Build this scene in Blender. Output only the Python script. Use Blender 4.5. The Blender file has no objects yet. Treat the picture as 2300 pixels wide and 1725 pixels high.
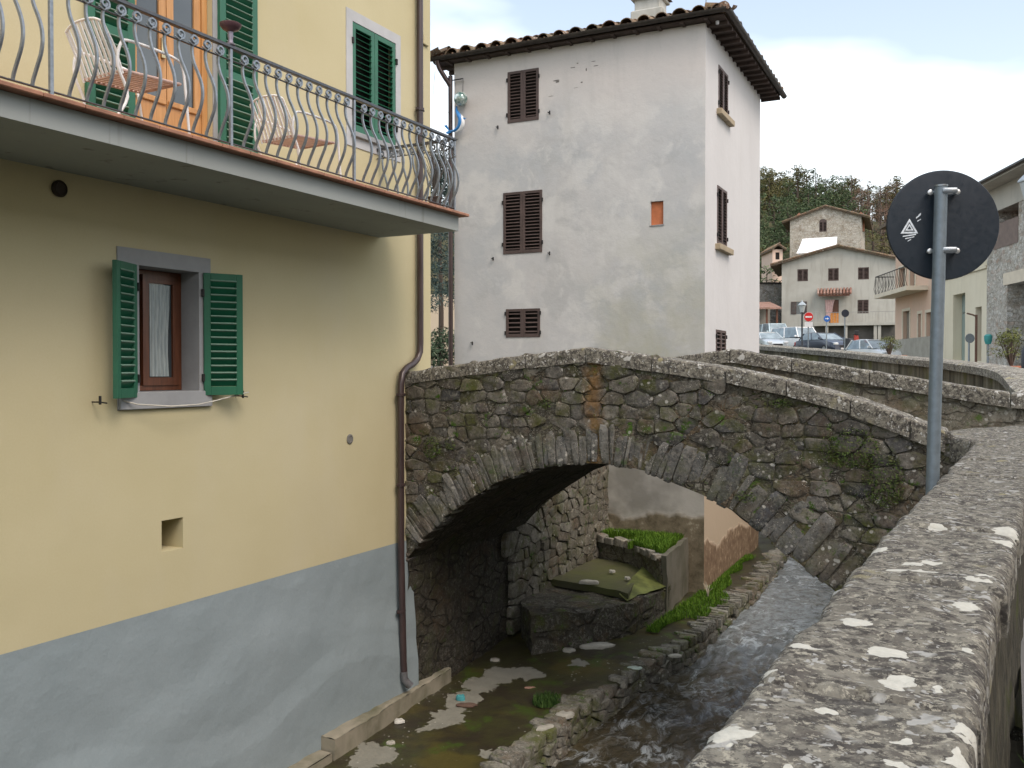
import bpy, bmesh, math, random
import numpy as np
from mathutils import Vector, Matrix, noise as mnoise
R = math.radians
S = bpy.context.scene
C = S.collection

# ------------------------------------------------------------------ camera, sky, sun, exposure
F, CX, CY, HY = 2100.0, 1150.0, 862.5, 830.0
PIT = math.atan((CY - HY) / F)
YAW = math.atan(1120.0 / F)
cam_d = bpy.data.cameras.new('camera'); cam = bpy.data.objects.new('camera', cam_d); C.objects.link(cam)
cam.location = (0, 0, 0); cam.rotation_euler = (math.pi / 2 - PIT, 0, YAW)
cam_d.sensor_width = 36; cam_d.lens = F / 2300 * 36; cam_d.clip_start = 0.05; cam_d.clip_end = 2000
S.camera = cam
S.view_settings.view_transform = 'Standard'; S.view_settings.look = 'None'
S.view_settings.gamma = 1; S.view_settings.exposure = 1.0

SUN_EL, SUN_AZ = 52, 118          # azimuth clockwise from +Y
W = bpy.data.worlds.new('World'); S.world = W; W.use_nodes = True
nt = W.node_tree; nt.nodes.clear()
def _n(t, **k):
    n = nt.nodes.new(t)
    for a, b in k.items(): setattr(n, a, b)
    return n
out = _n('ShaderNodeOutputWorld'); bg = _n('ShaderNodeBackground'); bg.inputs[1].default_value = 0.1
sky = _n('ShaderNodeTexSky', sky_type='NISHITA'); sky.sun_disc = False
sky.sun_elevation = R(SUN_EL); sky.sun_rotation = R(SUN_AZ); sky.air_density = 1.0; sky.dust_density = 2.0
tc = _n('ShaderNodeTexCoord'); mp = _n('ShaderNodeMapping'); mp.inputs['Scale'].default_value = (1.1, 1.1, 3.2)
mp.inputs['Location'].default_value = (0.35, 0.9, 0.2)
nz = _n('ShaderNodeTexNoise'); nz.inputs['Scale'].default_value = 1.5; nz.inputs['Detail'].default_value = 5; nz.inputs['Roughness'].default_value = .5
rp = _n('ShaderNodeValToRGB'); rp.color_ramp.elements[0].position = .44; rp.color_ramp.elements[1].position = .60
rp.color_ramp.elements[0].color = (.10, .10, .10, 1); rp.color_ramp.elements[1].color = (1, 1, 1, 1)
mx = _n('ShaderNodeMix', data_type='RGBA'); mx.inputs['B'].default_value = (8.2, 8.8, 9.2, 1)
skm = _n('ShaderNodeMix', data_type='RGBA', blend_type='MULTIPLY'); skm.inputs['Factor'].default_value = 1
skm.inputs['B'].default_value = (1.95, 1.62, 1.36, 1)
lk = nt.links.new
lk(tc.outputs['Generated'], mp.inputs[0]); lk(mp.outputs[0], nz.inputs['Vector']); lk(nz.outputs[0], rp.inputs[0])
lk(rp.outputs[0], mx.inputs['Factor']); lk(sky.outputs[0], skm.inputs['A']); lk(skm.outputs['Result'], mx.inputs['A'])
sx = _n('ShaderNodeSeparateXYZ'); lk(tc.outputs['Generated'], sx.inputs[0])
hz = _n('ShaderNodeValToRGB'); hz.color_ramp.elements[0].position = .49; hz.color_ramp.elements[1].position = .5
hz.color_ramp.elements[0].color = (.10, .10, .09, 1); ma = _n('ShaderNodeMath', operation='MULTIPLY_ADD'); lk(sx.outputs[2], ma.inputs[0]); ma.inputs[1].default_value = .5; ma.inputs[2].default_value = .5
lk(ma.outputs[0], hz.inputs[0]); gm2 = _n('ShaderNodeMix', data_type='RGBA', blend_type='MULTIPLY'); gm2.inputs['Factor'].default_value = 1
lk(mx.outputs['Result'], gm2.inputs['A']); lk(hz.outputs[0], gm2.inputs['B']); lk(gm2.outputs['Result'], bg.inputs[0]); lk(bg.outputs[0], out.inputs[0])
sl = bpy.data.lights.new('sun', 'SUN'); so = bpy.data.objects.new('sun', sl); C.objects.link(so)
sl.energy = 0.7; sl.angle = R(25); sl.color = (1, .975, .93)
az, el = R(SUN_AZ), R(SUN_EL)
sd = Vector((math.sin(az) * math.cos(el), math.cos(az) * math.cos(el), math.sin(el)))
so.rotation_euler = sd.to_track_quat('Z', 'Y').to_euler(); so.location = sd * 60

# ------------------------------------------------------------------ small helpers
def rnd(a, b): return random.uniform(a, b)
def ray(u, v):
    a = (u - CX) / F; b = -(v - CY) / F
    f = math.cos(PIT) + b * math.sin(PIT); z = -math.sin(PIT) + b * math.cos(PIT)
    return Vector((a * math.cos(YAW) - f * math.sin(YAW), a * math.sin(YAW) + f * math.cos(YAW), z))
def at(u, v, t): return ray(u, v) * t
FW = Vector((-math.sin(YAW), math.cos(YAW), 0)); RT = Vector((math.cos(YAW), math.sin(YAW), 0))
def camxy(x, y): return RT * x + FW * y

class Frame:
    """local x along a wall, y into the wall, z up"""
    def __init__(s, o, xd):
        xd = Vector((xd[0], xd[1], 0)).normalized(); yd = Vector((-xd.y, xd.x, 0))
        s.m = Matrix(((xd.x, yd.x, 0, o[0]), (xd.y, yd.y, 0, o[1]), (0, 0, 1, o[2]), (0, 0, 0, 1)))
        s.inv = s.m.inverted(); s.yd = yd
    def px(s, u, v, off=0.0):
        d = s.inv.to_3x3() @ ray(u, v); o = s.inv @ Vector((0, 0, 0))
        t = (off - o.y) / d.y; p = o + d * t
        return p.x, p.z

def tagp(o, label=None, cat=None, group=None, kind=None):
    if label: o['label'] = label
    if cat: o['category'] = cat
    if group: o['group'] = group
    if kind: o['kind'] = kind
    return o
def empty(name, loc=(0, 0, 0), rz=0.0, label=None, cat=None, group=None):
    o = bpy.data.objects.new(name, None); C.objects.link(o); o.location = loc; o.rotation_euler = (0, 0, rz)
    o.empty_display_size = .1
    return tagp(o, label, cat, group)

class MB:
    def __init__(s, m=None): s.v = []; s.f = []; s.t = []; s.m = m or Matrix.Identity(4); s.tint = 0.5
    def add(s, vs, fs, m=None):
        k = len(s.v); mm = s.m @ m if m is not None else s.m
        s.v += [tuple(mm @ Vector(p)) for p in vs]
        s.f += [tuple(k + i for i in f) for f in fs]; s.t += [s.tint] * len(fs)
        return s
    def box(s, x0, y0, z0, x1, y1, z1, m=None):
        vs = [(x0, y0, z0), (x1, y0, z0), (x1, y1, z0), (x0, y1, z0), (x0, y0, z1), (x1, y0, z1), (x1, y1, z1), (x0, y1, z1)]
        return s.add(vs, [(0, 3, 2, 1), (4, 5, 6, 7), (0, 1, 5, 4), (1, 2, 6, 5), (2, 3, 7, 6), (3, 0, 4, 7)], m)
    def cbox(s, x0, y0, z0, x1, y1, z1, b=.006, m=None):
        """box with chamfered vertical and top edges"""
        o = [(x0 + b, y0), (x1 - b, y0), (x1, y0 + b), (x1, y1 - b), (x1 - b, y1), (x0 + b, y1), (x0, y1 - b), (x0, y0 + b)]
        cx, cy = (x0 + x1) / 2, (y0 + y1) / 2
        def inn(p): return (p[0] + (b if p[0] < cx else -b), p[1] + (b if p[1] < cy else -b))
        vs = [(*inn(p), z0) for p in o] + [(*p, z0 + b) for p in o] + [(*p, z1 - b) for p in o] + [(*inn(p), z1) for p in o]
        fs = [tuple(range(7, -1, -1)), tuple(range(24, 32))]
        for r in range(3):
            for i in range(8):
                j = (i + 1) % 8; fs.append((r * 8 + i, r * 8 + j, r * 8 + 8 + j, r * 8 + 8 + i))
        return s.add(vs, fs, m)
    def tube(s, pts, r, n=8, caps=True, m=None, flat=None, closed=False):
        pts = [Vector(p) for p in pts]; L = len(pts); vs = []; fs = []
        rr = r if isinstance(r, (list, tuple)) else [r] * L
        up = None
        for i, p in enumerate(pts):
            if closed: d = pts[(i + 1) % L] - pts[i - 1]
            else: d = pts[min(i + 1, L - 1)] - pts[max(i - 1, 0)]
            d = d.normalized() if d.length > 1e-9 else Vector((0, 0, 1))
            if up is None:
                up = Vector((0, 0, 1)) if abs(d.z) < .9 else Vector((1, 0, 0))
            a = d.cross(up)
            if a.length < 1e-6: a = d.cross(Vector((0, 1, 0)))
            a.normalize(); b = a.cross(d).normalized(); up = b
            for k in range(n):
                t = 2 * math.pi * (k + .5) / n
                ca, sa = math.cos(t) * rr[i], math.sin(t) * rr[i]
                if flat: ca *= flat[0]; sa *= flat[1]
                vs.append(p + a * ca + b * sa)
        for i in range(L if closed else L - 1):
            j0 = (i + 1) % L
            for k in range(n):
                j = (k + 1) % n; fs.append((i * n + k, j0 * n + k, j0 * n + j, i * n + j))
        if caps and not closed: fs += [tuple(range(n)), tuple(range(L * n - 1, (L - 1) * n - 1, -1))]
        return s.add(vs, fs, m)
    def lathe(s, prof, n=24, m=None):
        vs = []; fs = []
        for r, z in prof:
            for k in range(n):
                t = 2 * math.pi * k / n; vs.append((r * math.cos(t), r * math.sin(t), z))
        for i in range(len(prof) - 1):
            for k in range(n):
                j = (k + 1) % n; fs.append((i * n + k, i * n + j, (i + 1) * n + j, (i + 1) * n + k))
        fs.append(tuple(range(n - 1, -1, -1))); fs.append(tuple(range((len(prof) - 1) * n, len(prof) * n)))
        return s.add(vs, fs, m)
    def prism(s, poly, d0, d1, axis='z', m=None):
        """extrude a 2D polygon; axis = direction of extrusion"""
        def P(a, b, d): return {'z': (a, b, d), 'y': (a, d, b), 'x': (d, a, b)}[axis]
        n = len(poly); vs = [P(a, b, d0) for a, b in poly] + [P(a, b, d1) for a, b in poly]
        fs = [tuple(range(n - 1, -1, -1)), tuple(range(n, 2 * n))] + [(i, (i + 1) % n, n + (i + 1) % n, n + i) for i in range(n)]
        return s.add(vs, fs, m)
    def grid(s, nu, nv, fn, m=None):
        vs = [fn(i / nu, j / nv) for j in range(nv + 1) for i in range(nu + 1)]
        fs = [(j * (nu + 1) + i, j * (nu + 1) + i + 1, (j + 1) * (nu + 1) + i + 1, (j + 1) * (nu + 1) + i) for j in range(nv) for i in range(nu)]
        return s.add(vs, fs, m)
    def build(s, name, mat, parent=None, smooth=False, label=None, cat=None, group=None, kind=None, fixn=True, local=False, origin=None, rough=None):
        me = bpy.data.meshes.new(name)
        if origin is None and parent is None: origin = None
        me.from_pydata(s.v, [], s.f)
        a = me.attributes.new('tint', 'FLOAT', 'FACE'); a.data.foreach_set('value', s.t)
        if rough:
            bm = bmesh.new(); bm.from_mesh(me); bmesh.ops.remove_doubles(bm, verts=bm.verts, dist=1e-4); bmesh.ops.triangulate(bm, faces=[f for f in bm.faces if len(f.verts) > 4])
            for _ in range(rough[0]): bmesh.ops.subdivide_edges(bm, edges=[e for e in bm.edges if e.calc_length() > .07], cuts=1, use_grid_fill=True)
            for v in bm.verts:
                q = Vector(v.co); v.co += mnoise.noise_vector(q * 2.7) * rough[1] + mnoise.noise_vector(q * 8) * rough[1] * .4
            bm.to_mesh(me); bm.free()
        if fixn:
            bm = bmesh.new(); bm.from_mesh(me); bmesh.ops.recalc_face_normals(bm, faces=bm.faces); bm.to_mesh(me); bm.free()
        if smooth is True: me.polygons.foreach_set('use_smooth', [True] * len(me.polygons))
        elif smooth: 
            me.polygons.foreach_set('use_smooth', [True] * len(me.polygons))
            me.set_sharp_from_angle(angle=R(smooth))
        me.materials.append(mat)
        o = bpy.data.objects.new(name, me); C.objects.link(o)
        if parent:
            o.parent = parent
            if not local: o.matrix_parent_inverse = wmat(parent).inverted()
        return tagp(o, label, cat, group, kind)
def wmat(o):
    m = Matrix.Translation(o.location) @ o.rotation_euler.to_matrix().to_4x4()
    return wmat(o.parent) @ o.matrix_parent_inverse @ m if o.parent else m
def copy_tree(o, parent=None, loc=None, rz=None, label=None):
    c = o.copy(); C.objects.link(c); c.parent = parent
    if loc is not None: c.location = loc
    if rz is not None: c.rotation_euler = (0, 0, rz)
    if label: c['label'] = label
    for ch in list(o.children): copy_tree(ch, c)
    return c
def clip(poly, a, b, c):
    """keep a*x+b*y<=c"""
    out = []; n = len(poly)
    for i in range(n):
        p, q = poly[i], poly[(i + 1) % n]; dp = a * p[0] + b * p[1] - c; dq = a * q[0] + b * q[1] - c
        if dp <= 0: out.append(p)
        if dp * dq < 0:
            t = dp / (dp - dq); out.append((p[0] + (q[0] - p[0]) * t, p[1] + (q[1] - p[1]) * t))
    return out
def lerp(a, b, t): return a + (b - a) * t
def interp(tab, x):
    if x <= tab[0][0]: return tab[0][1]
    for (x0, y0), (x1, y1) in zip(tab, tab[1:]):
        if x <= x1: return lerp(y0, y1, (x - x0) / (x1 - x0))
    return tab[-1][1]

# ------------------------------------------------------------------ materials
class Mt:
    def __init__(s, name, rough=.85, metal=0.0, spec=.35):
        s.mat = bpy.data.materials.new(name); s.mat.use_nodes = True; s.nt = s.mat.node_tree
        s.b = s.nt.nodes['Principled BSDF']; s.b.inputs['Roughness'].default_value = rough
        s.b.inputs['Metallic'].default_value = metal; s.b.inputs['Specular IOR Level'].default_value = spec
        s._c = None
    def n(s, t, **k):
        x = s.nt.nodes.new(t)
        for a, b in k.items(): setattr(x, a, b)
        return x
    def lk(s, a, b): s.nt.links.new(a, b)
    def setin(s, sock, v):
        if isinstance(v, bpy.types.NodeSocket): s.lk(v, sock)
        else: sock.default_value = v
    def co(s, scale=(1, 1, 1), loc=(0, 0, 0), rot=(0, 0, 0), warp=0, wscale=3):
        if s._c is None: s._c = s.n('ShaderNodeTexCoord')
        v = s._c.outputs['Object']
        if warp:
            nz = s.n('ShaderNodeTexNoise'); nz.inputs['Scale'].default_value = wscale; nz.inputs['Detail'].default_value = 2; s.lk(v, nz.inputs['Vector'])
            a = s.n('ShaderNodeVectorMath', operation='SUBTRACT'); s.lk(nz.outputs['Color'], a.inputs[0]); a.inputs[1].default_value = (.5, .5, .5)
            b = s.n('ShaderNodeVectorMath', operation='SCALE'); s.lk(a.outputs[0], b.inputs[0]); b.inputs['Scale'].default_value = warp
            c = s.n('ShaderNodeVectorMath', operation='ADD'); s.lk(v, c.inputs[0]); s.lk(b.outputs[0], c.inputs[1]); v = c.outputs[0]
        m = s.n('ShaderNodeMapping'); s.lk(v, m.inputs[0]); m.inputs['Scale'].default_value = scale
        m.inputs['Location'].default_value = loc; m.inputs['Rotation'].default_value = rot
        return m.outputs[0]
    def noise(s, scale, detail=4, rough=.55, vec=None, dist=0):
        x = s.n('ShaderNodeTexNoise'); x.inputs['Scale'].default_value = scale; x.inputs['Detail'].default_value = detail
        x.inputs['Roughness'].default_value = rough; x.inputs['Distortion'].default_value = dist
        s.lk(vec if vec is not None else s.co(), x.inputs['Vector']); return x.outputs[0]
    def vor(s, scale, feature='F1', vec=None, outp=0, rand=1):
        x = s.n('ShaderNodeTexVoronoi', feature=feature); x.inputs['Scale'].default_value = scale; x.inputs['Randomness'].default_value = rand
        s.lk(vec if vec is not None else s.co(), x.inputs['Vector']); return x.outputs[outp]
    def ramp(s, fac, els, interp='LINEAR'):
        x = s.n('ShaderNodeValToRGB'); cr = x.color_ramp; cr.interpolation = interp
        while len(cr.elements) < len(els): cr.elements.new(.5)
        for e, (p, c) in zip(cr.elements, els):
            e.position = p
            e.color = (c, c, c, 1) if isinstance(c, (int, float)) else (*c, 1)
        s.lk(fac, x.inputs[0]); return x.outputs[0]
    def mix(s, fac, a, b, mode='MIX'):
        x = s.n('ShaderNodeMix', data_type='RGBA', blend_type=mode)
        for k, v in (('Factor', fac), ('A', a), ('B', b)):
            if isinstance(v, tuple): v = (*v, 1)[:4]
            s.setin(x.inputs[k] if k == 'Factor' else [i for i in x.inputs if i.name == k and i.type == 'RGBA'][0], v)
        return x.outputs['Result'] if False else [o for o in x.outputs if o.type == 'RGBA'][0]
    def math(s, op, a, b=0.0, c=0.0, clamp=False):
        x = s.n('ShaderNodeMath', operation=op); x.use_clamp = clamp
        s.setin(x.inputs[0], a); s.setin(x.inputs[1], b)
        if op in ('MULTIPLY_ADD',): s.setin(x.inputs[2], c)
        return x.outputs[0]
    def attr(s, name='tint'):
        x = s.n('ShaderNodeAttribute'); x.attribute_name = name; return x.outputs['Fac']
    def sep(s, vec, i):
        x = s.n('ShaderNodeSeparateXYZ'); s.lk(vec, x.inputs[0]); return x.outputs[i]
    def bump(s, h, strength=.3, dist=.01, prev=None):
        x = s.n('ShaderNodeBump'); x.inputs['Strength'].default_value = strength; x.inputs['Distance'].default_value = dist
        s.lk(h, x.inputs['Height'])
        if prev is not None: s.lk(prev, x.inputs['Normal'])
        s.lk(x.outputs[0], s.b.inputs['Normal']); return x.outputs[0]
    def col(s, c):
        if isinstance(c, tuple): c = (*c, 1)
        s.setin(s.b.inputs['Base Color'], c); return s
    def rgh(s, v): s.setin(s.b.inputs['Roughness'], v); return s

def simple(name, c, rough=.6, metal=0, var=.15, nscale=12, bump=0.0, spec=.4, vs=(1, 1, 1)):
    m = Mt(name, rough, metal, spec)
    f = m.noise(nscale, 4, .6, m.co(vs)); hi = tuple(min(1, x * (1 + var)) for x in c); lo = tuple(x * (1 - var) for x in c)
    m.col(m.ramp(f, [(.3, lo), (.7, hi)]))
    if bump: m.bump(m.noise(nscale * 5, 3, .6, m.co(vs)), bump, .004)
    return m.mat
def stucco(name, c, stain=(.5, .5, .45), amt=.3, rough=.9, sc=.9, streak=True, fine=.02):
    m = Mt(name, rough, 0, .2)
    big = m.noise(sc, 5, .6, m.co(warp=.4, wscale=1.2)); f = m.ramp(big, [(.42, 0.0), (.72, amt)])
    base = m.mix(f, c, stain)
    if streak:
        st = m.noise(3.2, 4, .6, m.co((1, 1, .16))); base = m.mix(m.ramp(st, [(.5, 0.0), (.85, amt * .8)]), base, tuple(x * .78 for x in stain))
    fn = m.noise(34, 3, .6); base = m.mix(m.ramp(fn, [(.3, .06), (.7, 0.0)]), base, tuple(x * .6 for x in c))
    m.col(base)
    b = m.bump(m.noise(2.0, 3, .5), .35, fine * 1.2); m.bump(m.noise(120, 3, .6), .16, .003, b)
    return m.mat

def stone_mat(name, cols, moss=.35, lichen=.4, joint=False, scale=1.0, dark=1.0, orange=None, jd=1.0, brown=.5, rough=.92, seed=0.0, flat=(1, 1, 1.7)):
    """rubble: joint=True draws the stones procedurally, else the stones are geometry with a 'tint' per face"""
    m = Mt(name, rough, 0, .25)
    if joint:
        v = m.co(tuple(q * scale for q in flat), warp=.10, wscale=6, loc=(seed, seed, seed))
        cell = m.vor(4.2, 'F1', v, 1); cid = m.sep(cell, 0)
        edge = m.vor(4.2, 'DISTANCE_TO_EDGE', v); jm = m.ramp(edge, [(.015, 0.0), (.075, 1.0)])
    else: cid = m.attr()
    base = m.ramp(cid, [(i / (len(cols) - 1), tuple(q * dark for q in c)) for i, c in enumerate(cols)])
    n1 = m.noise(9, 6, .65, m.co(loc=(seed, 0, 0))); base = m.mix(m.ramp(n1, [(.35, .55), (.65, 0.0)]), base, tuple(q * dark for q in (.045, .042, .036)))
    n2 = m.noise(45, 4, .7); base = m.mix(m.ramp(n2, [(.5, 0.0), (.78, .5)]), base, tuple(q * dark for q in (.30, .29, .25)))
    n3 = m.noise(21, 7, .75, m.co(loc=(seed + 2, 7, 3))); base = m.mix(m.ramp(n3, [(.52, 0.0), (.58, .45)]), base, tuple(q * dark for q in (.31, .295, .245)))
    n5 = m.noise(1.9, 5, .7, m.co(loc=(seed + 6, 3, 3))); base = m.mix(m.ramp(n5, [(.52, 0.0), (.64, brown)]), base, tuple(q * dark for q in (.15, .095, .05)))
    n4 = m.noise(30, 7, .75, m.co(loc=(seed + 12, 2, 3))); base = m.mix(m.ramp(n4, [(.54, 0.0), (.60, .6)]), base, tuple(q * dark for q in (.040, .036, .030)))
    if moss:
        mo = m.noise(2.3, 6, .7, m.co(loc=(seed + 3, 1, 2))); mf = m.ramp(mo, [(.50, 0.0), (.66, moss)])
        base = m.mix(mf, base, tuple(q * dark for q in (.085, .095, .024)))
        mo2 = m.noise(5.5, 5, .7, m.co(loc=(seed + 8, 5, 2))); base = m.mix(m.ramp(mo2, [(.60, 0.0), (.68, moss * 1.3)]), base, tuple(q * dark for q in (.06, .12, .015)))
    if lichen:
        lv = m.vor(13, 'F1', m.co(warp=.05, wscale=14)); ln = m.noise(3.1, 3, .6, m.co(loc=(9, 2, seed)))
        lf = m.math('MULTIPLY', m.ramp(lv, [(.20, 1.0), (.28, 0.0)]), m.ramp(ln, [(.50, 0.0), (.62, lichen)]))
        base = m.mix(lf, base, tuple(q * dark for q in (.52, .51, .46)))
        sp = m.vor(60, 'F1', m.co()); base = m.mix(m.math('MULTIPLY', m.ramp(sp, [(.18, 1.0), (.26, 0.0)]), m.ramp(m.noise(7, 3, .6), [(.52, 0.0), (.62, lichen)])), base, tuple(q * dark for q in (.62, .60, .53)))
    if orange:
        x0, w, c, a = orange
        xx = m.sep(m.co(warp=.16, wscale=5), 0); d = m.math('ABSOLUTE', m.math('SUBTRACT', xx, x0))
        of = m.math('MULTIPLY', m.ramp(d, [(w * .25, a), (w, 0.0)]), m.ramp(m.noise(5, 5, .7), [(.34, 0.0), (.48, 1.0)]))
        base = m.mix(of, base, c)
    if joint:
        jf = m.ramp(m.noise(2.6, 4, .6, m.co(loc=(4, seed, 1))), [(.42, .25), (.62, 1.0)]); jm = m.math('MAXIMUM', jm, m.math('SUBTRACT', 1.0, jf)); base = m.mix(jm, tuple(q * dark * jd for q in (.075, .067, .052)), base)
    m.col(base)
    b = m.bump(m.noise(16, 6, .7), .7, .03)
    b = m.bump(m.noise(80, 4, .7), .5, .006, b)
    if joint: m.bump(jm, .9, .035, b)
    return m.mat
GREYS = [(.10, .098, .095), (.21, .195, .165), (.13, .125, .12), (.27, .25, .205), (.16, .135, .10), (.085, .088, .094), (.23, .215, .185)]

# ================================================================== SETTING: ground, river, quay
QZ, WZ = -3.85, -4.13
def qz(y): return interp([(5, -4.18), (9, -4.11), (10.5, -4.06), (12, -3.94), (13.2, -3.86), (30, -3.85)], y)
def wz(y): return interp([(1, -4.52), (9, -4.47), (10.8, -4.42), (11.6, -4.28), (13.4, -4.20), (14.2, -4.06), (30, -3.98)], y)
ZG = [(0, -1.6), (8, -1.6), (12, -1.2), (16, -.85), (20, -.5), (30, 0.0), (46, .25), (50, .3), (60, .85), (68, 1.2), (80, 1.3), (100, 3.0), (400, 8)]
def zg(x, y):
    return interp(ZG, max(0.0, Vector((x, y, 0)).dot(FW)))

asph = Mt('asphalt', .9, 0, .3)
asph.col(asph.mix(asph.ramp(asph.noise(1.1, 5, .6), [(.35, .0), (.7, .6)]), (.13, .13, .128), (.20, .195, .185)))
asph.bump(asph.noise(150, 2, .6), .4, .004); asph = asph.mat
dirt = simple('dirt', (.12, .10, .07), .95, 0, .3, 3, .4)

# walls' plan lines
def third_wall_pts():
    out = []
    for u, v, yy in [(2330, 892, 12.75), (2300, 884, 12.95), (2277, 866, 13.3), (2255, 840, 14.2), (2235, 829, 15.0), (2187, 819.5, 16.4), (2093, 808, 18.6), (1990, 799, 20.6), (1898, 790, 22.6), (1800, 782, 25.0), (1706, 775, 27.5), (1640, 771, 31.0)]:
        d = ray(u, v); t = yy / d.y; out.append(d * t)
    return out
TW = third_wall_pts()
mb = MB()                                                # right bank, rows running away to the right
rows = [(0.06, y) for y in (-30, -8, -4, 0, 3, 6, 8, 9.4)] + [(.3, 10.3), (.3, 11.6), (.35, 12.8)] + [(p.x + .25, p.y) for p in TW[3:]] + [(-10.5, 37), (-15, 44)]
offs = [0, .5, 1.2, 2.5, 5, 8, 12, 18, 26, 36, 60, 120]
vs = [(bx + o, by, zg(bx + o, by)) for bx, by in rows for o in offs]; n = len(offs)
mb.add(vs, [(j * n + i, j * n + i + 1, (j + 1) * n + i + 1, (j + 1) * n + i) for j in range(len(rows) - 1) for i in range(n - 1)])
mb.build('street', asph, kind='structure', smooth=True)
mb = MB()                                                # left bank
rows = [(-6.52, y) for y in (10.1, 12, 14, 16, 18, 20.6)] + [(-7.6, 23), (-8.8, 26), (-10.5, 30), (-15, 37), (-20, 44)]
offs = [0, 1, 2, 3, 4, 6, 9, 13, 18, 26, 40, 80]
vs = [(bx - o, by, zg(bx - o, by) + (.3 if by < 15 else .0)) for bx, by in rows for o in offs]
mb.add(vs, [(j * n + i, j * n + i + 1, (j + 1) * n + i + 1, (j + 1) * n + i) for j in range(len(rows) - 1) for i in range(n - 1)])
mb.build('street', asph, kind='structure', smooth=True)
mb = MB()
def hillz(x, y):
    p = Vector((x, y, 0)); f = p.dot(FW); r = p.dot(RT)
    h = interp([(0, 0), (80, 0), (100, 1.5), (130, 11), (170, 24), (215, 33.5), (260, 30), (420, 18)], f)
    b = interp([(-400, 1.0), (-60, .9), (0, .9), (45, 1.02), (75, .92), (110, .9), (300, .7)], r) * 1.04
    return zg(x, y) * .6 - .1 + h * b + 1.5 * mnoise.noise(Vector((x * .02, y * .02, 0))) * min(1, max(0, (f - 90) / 40))
def gfn(a, b):
    y = 44 + 376 * b ** 1.5; x = -330 + 760 * a
    return (x, y, hillz(x, y) if y > 44.1 else zg(x, y))
mb.grid(60, 46, gfn)
hm = Mt('hillside', .95, 0, .1)
hm.col(hm.ramp(hm.noise(.08, 5, .6), [(.35, (.035, .045, .018)), (.6, (.09, .08, .045))]))
mb.build('hill', hm.mat, kind='structure', smooth=True)

def qedge(y): return interp([(1, -4.55), (9, -4.56), (10.5, -4.53), (11.2, -4.38), (11.9, -4.24), (13.4, -3.95), (16.5, -3.95), (19, -4.08), (24, -4.6)], y) + .035 * mnoise.noise(Vector((0, y * 3, 0))) + .02 * mnoise.noise(Vector((5, y * 9, 0)))
# river bed and water
def waterz(x, y):
    v = Vector((x * 2.1, y * 1.3, 0)); t = Vector((x * 5.5, y * 3.3, 4)); q = Vector((x * 14, y * 9, 8))
    up = max(0.0, min(1.0, (y - 13.5) / .8))
    a = lerp(1.0, .45, up)
    return wz(y) + a * (.045 * mnoise.noise(v) + .032 * abs(mnoise.noise(t)) + .014 * mnoise.noise(q)) + .07 * math.exp(-((y - 13.9 - .3 * math.sin(x * 2)) / .22) ** 2) * 0.6 \
        + .05 * math.exp(-((y - 10.2 + .5 * x * .4) / .25) ** 2)
mb = MB()
def wfn(a, b):
    y = 1.0 + 26 * b
    sh = -max(0, y - 19) * .55
    x = lerp(qedge(y) - .1, -.3, a) + sh * (1 - 0)
    return (x, y, waterz(x, y))
mb.grid(110, 560, wfn)
wm = Mt('stream_water', .08, 0, .6)
wm.b.inputs['IOR'].default_value = 1.33
wv = wm.co((1, .6, 1), warp=.5, wscale=1.6)
foam = wm.noise(4.5, 8, .72, wv, 1.2); fz = wm.noise(.9, 3, .6, wm.co(loc=(3, 0, 0)))
ff = wm.math('MULTIPLY', wm.ramp(foam, [(.495, 0.0), (.61, 1.0)]), wm.ramp(fz, [(.42, .15), (.62, 1.0)]))
lines = wm.vor(2.4, 'DISTANCE_TO_EDGE', wm.co((1, .7, 1), warp=.7, wscale=2.4)); lf = wm.math('MULTIPLY', wm.ramp(lines, [(.0, 1.0), (.045, 0.0)]), wm.ramp(foam, [(.46, 0.0), (.62, .55)]))
ff = wm.math('MAXIMUM', ff, lf)
yy_ = wm.sep(wm.co(), 1); upf = wm.ramp(wm.math('MULTIPLY', wm.math('ADD', yy_, wm.math('MULTIPLY', foam, 3.0)), .03), [(.40, 0.0), (.50, 1.0)])
bed = wm.ramp(wm.noise(1.3, 5, .65, wv), [(.35, (.016, .016, .012)), (.55, (.06, .048, .026)), (.72, (.10, .09, .06))])
bed = wm.mix(wm.math('MULTIPLY', upf, wm.ramp(wm.noise(9, 6, .75, wv), [(.36, .30), (.56, 1.0)])), bed, (.25, .275, .28))
wm.col(wm.mix(wm.math('MULTIPLY', ff, .75), bed, (.48, .53, .55)))
wm.rgh(wm.ramp(ff, [(0, .07), (1, .45)]))
b = wm.bump(wm.noise(7, 5, .65, wm.co((1, .6, 1), warp=.3)), .55, .05); wm.bump(wm.noise(30, 3, .6), .35, .01, b)
mb.build('stream', wm.mat, kind='structure', smooth=True)
mb = MB(); mb.add([(-30, 0, -5), (2, 0, -5), (2, 44, -5), (-30, 44, -5)], [(0, 1, 2, 3)])
mb.build('river_bed', dirt, kind='structure')

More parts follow.
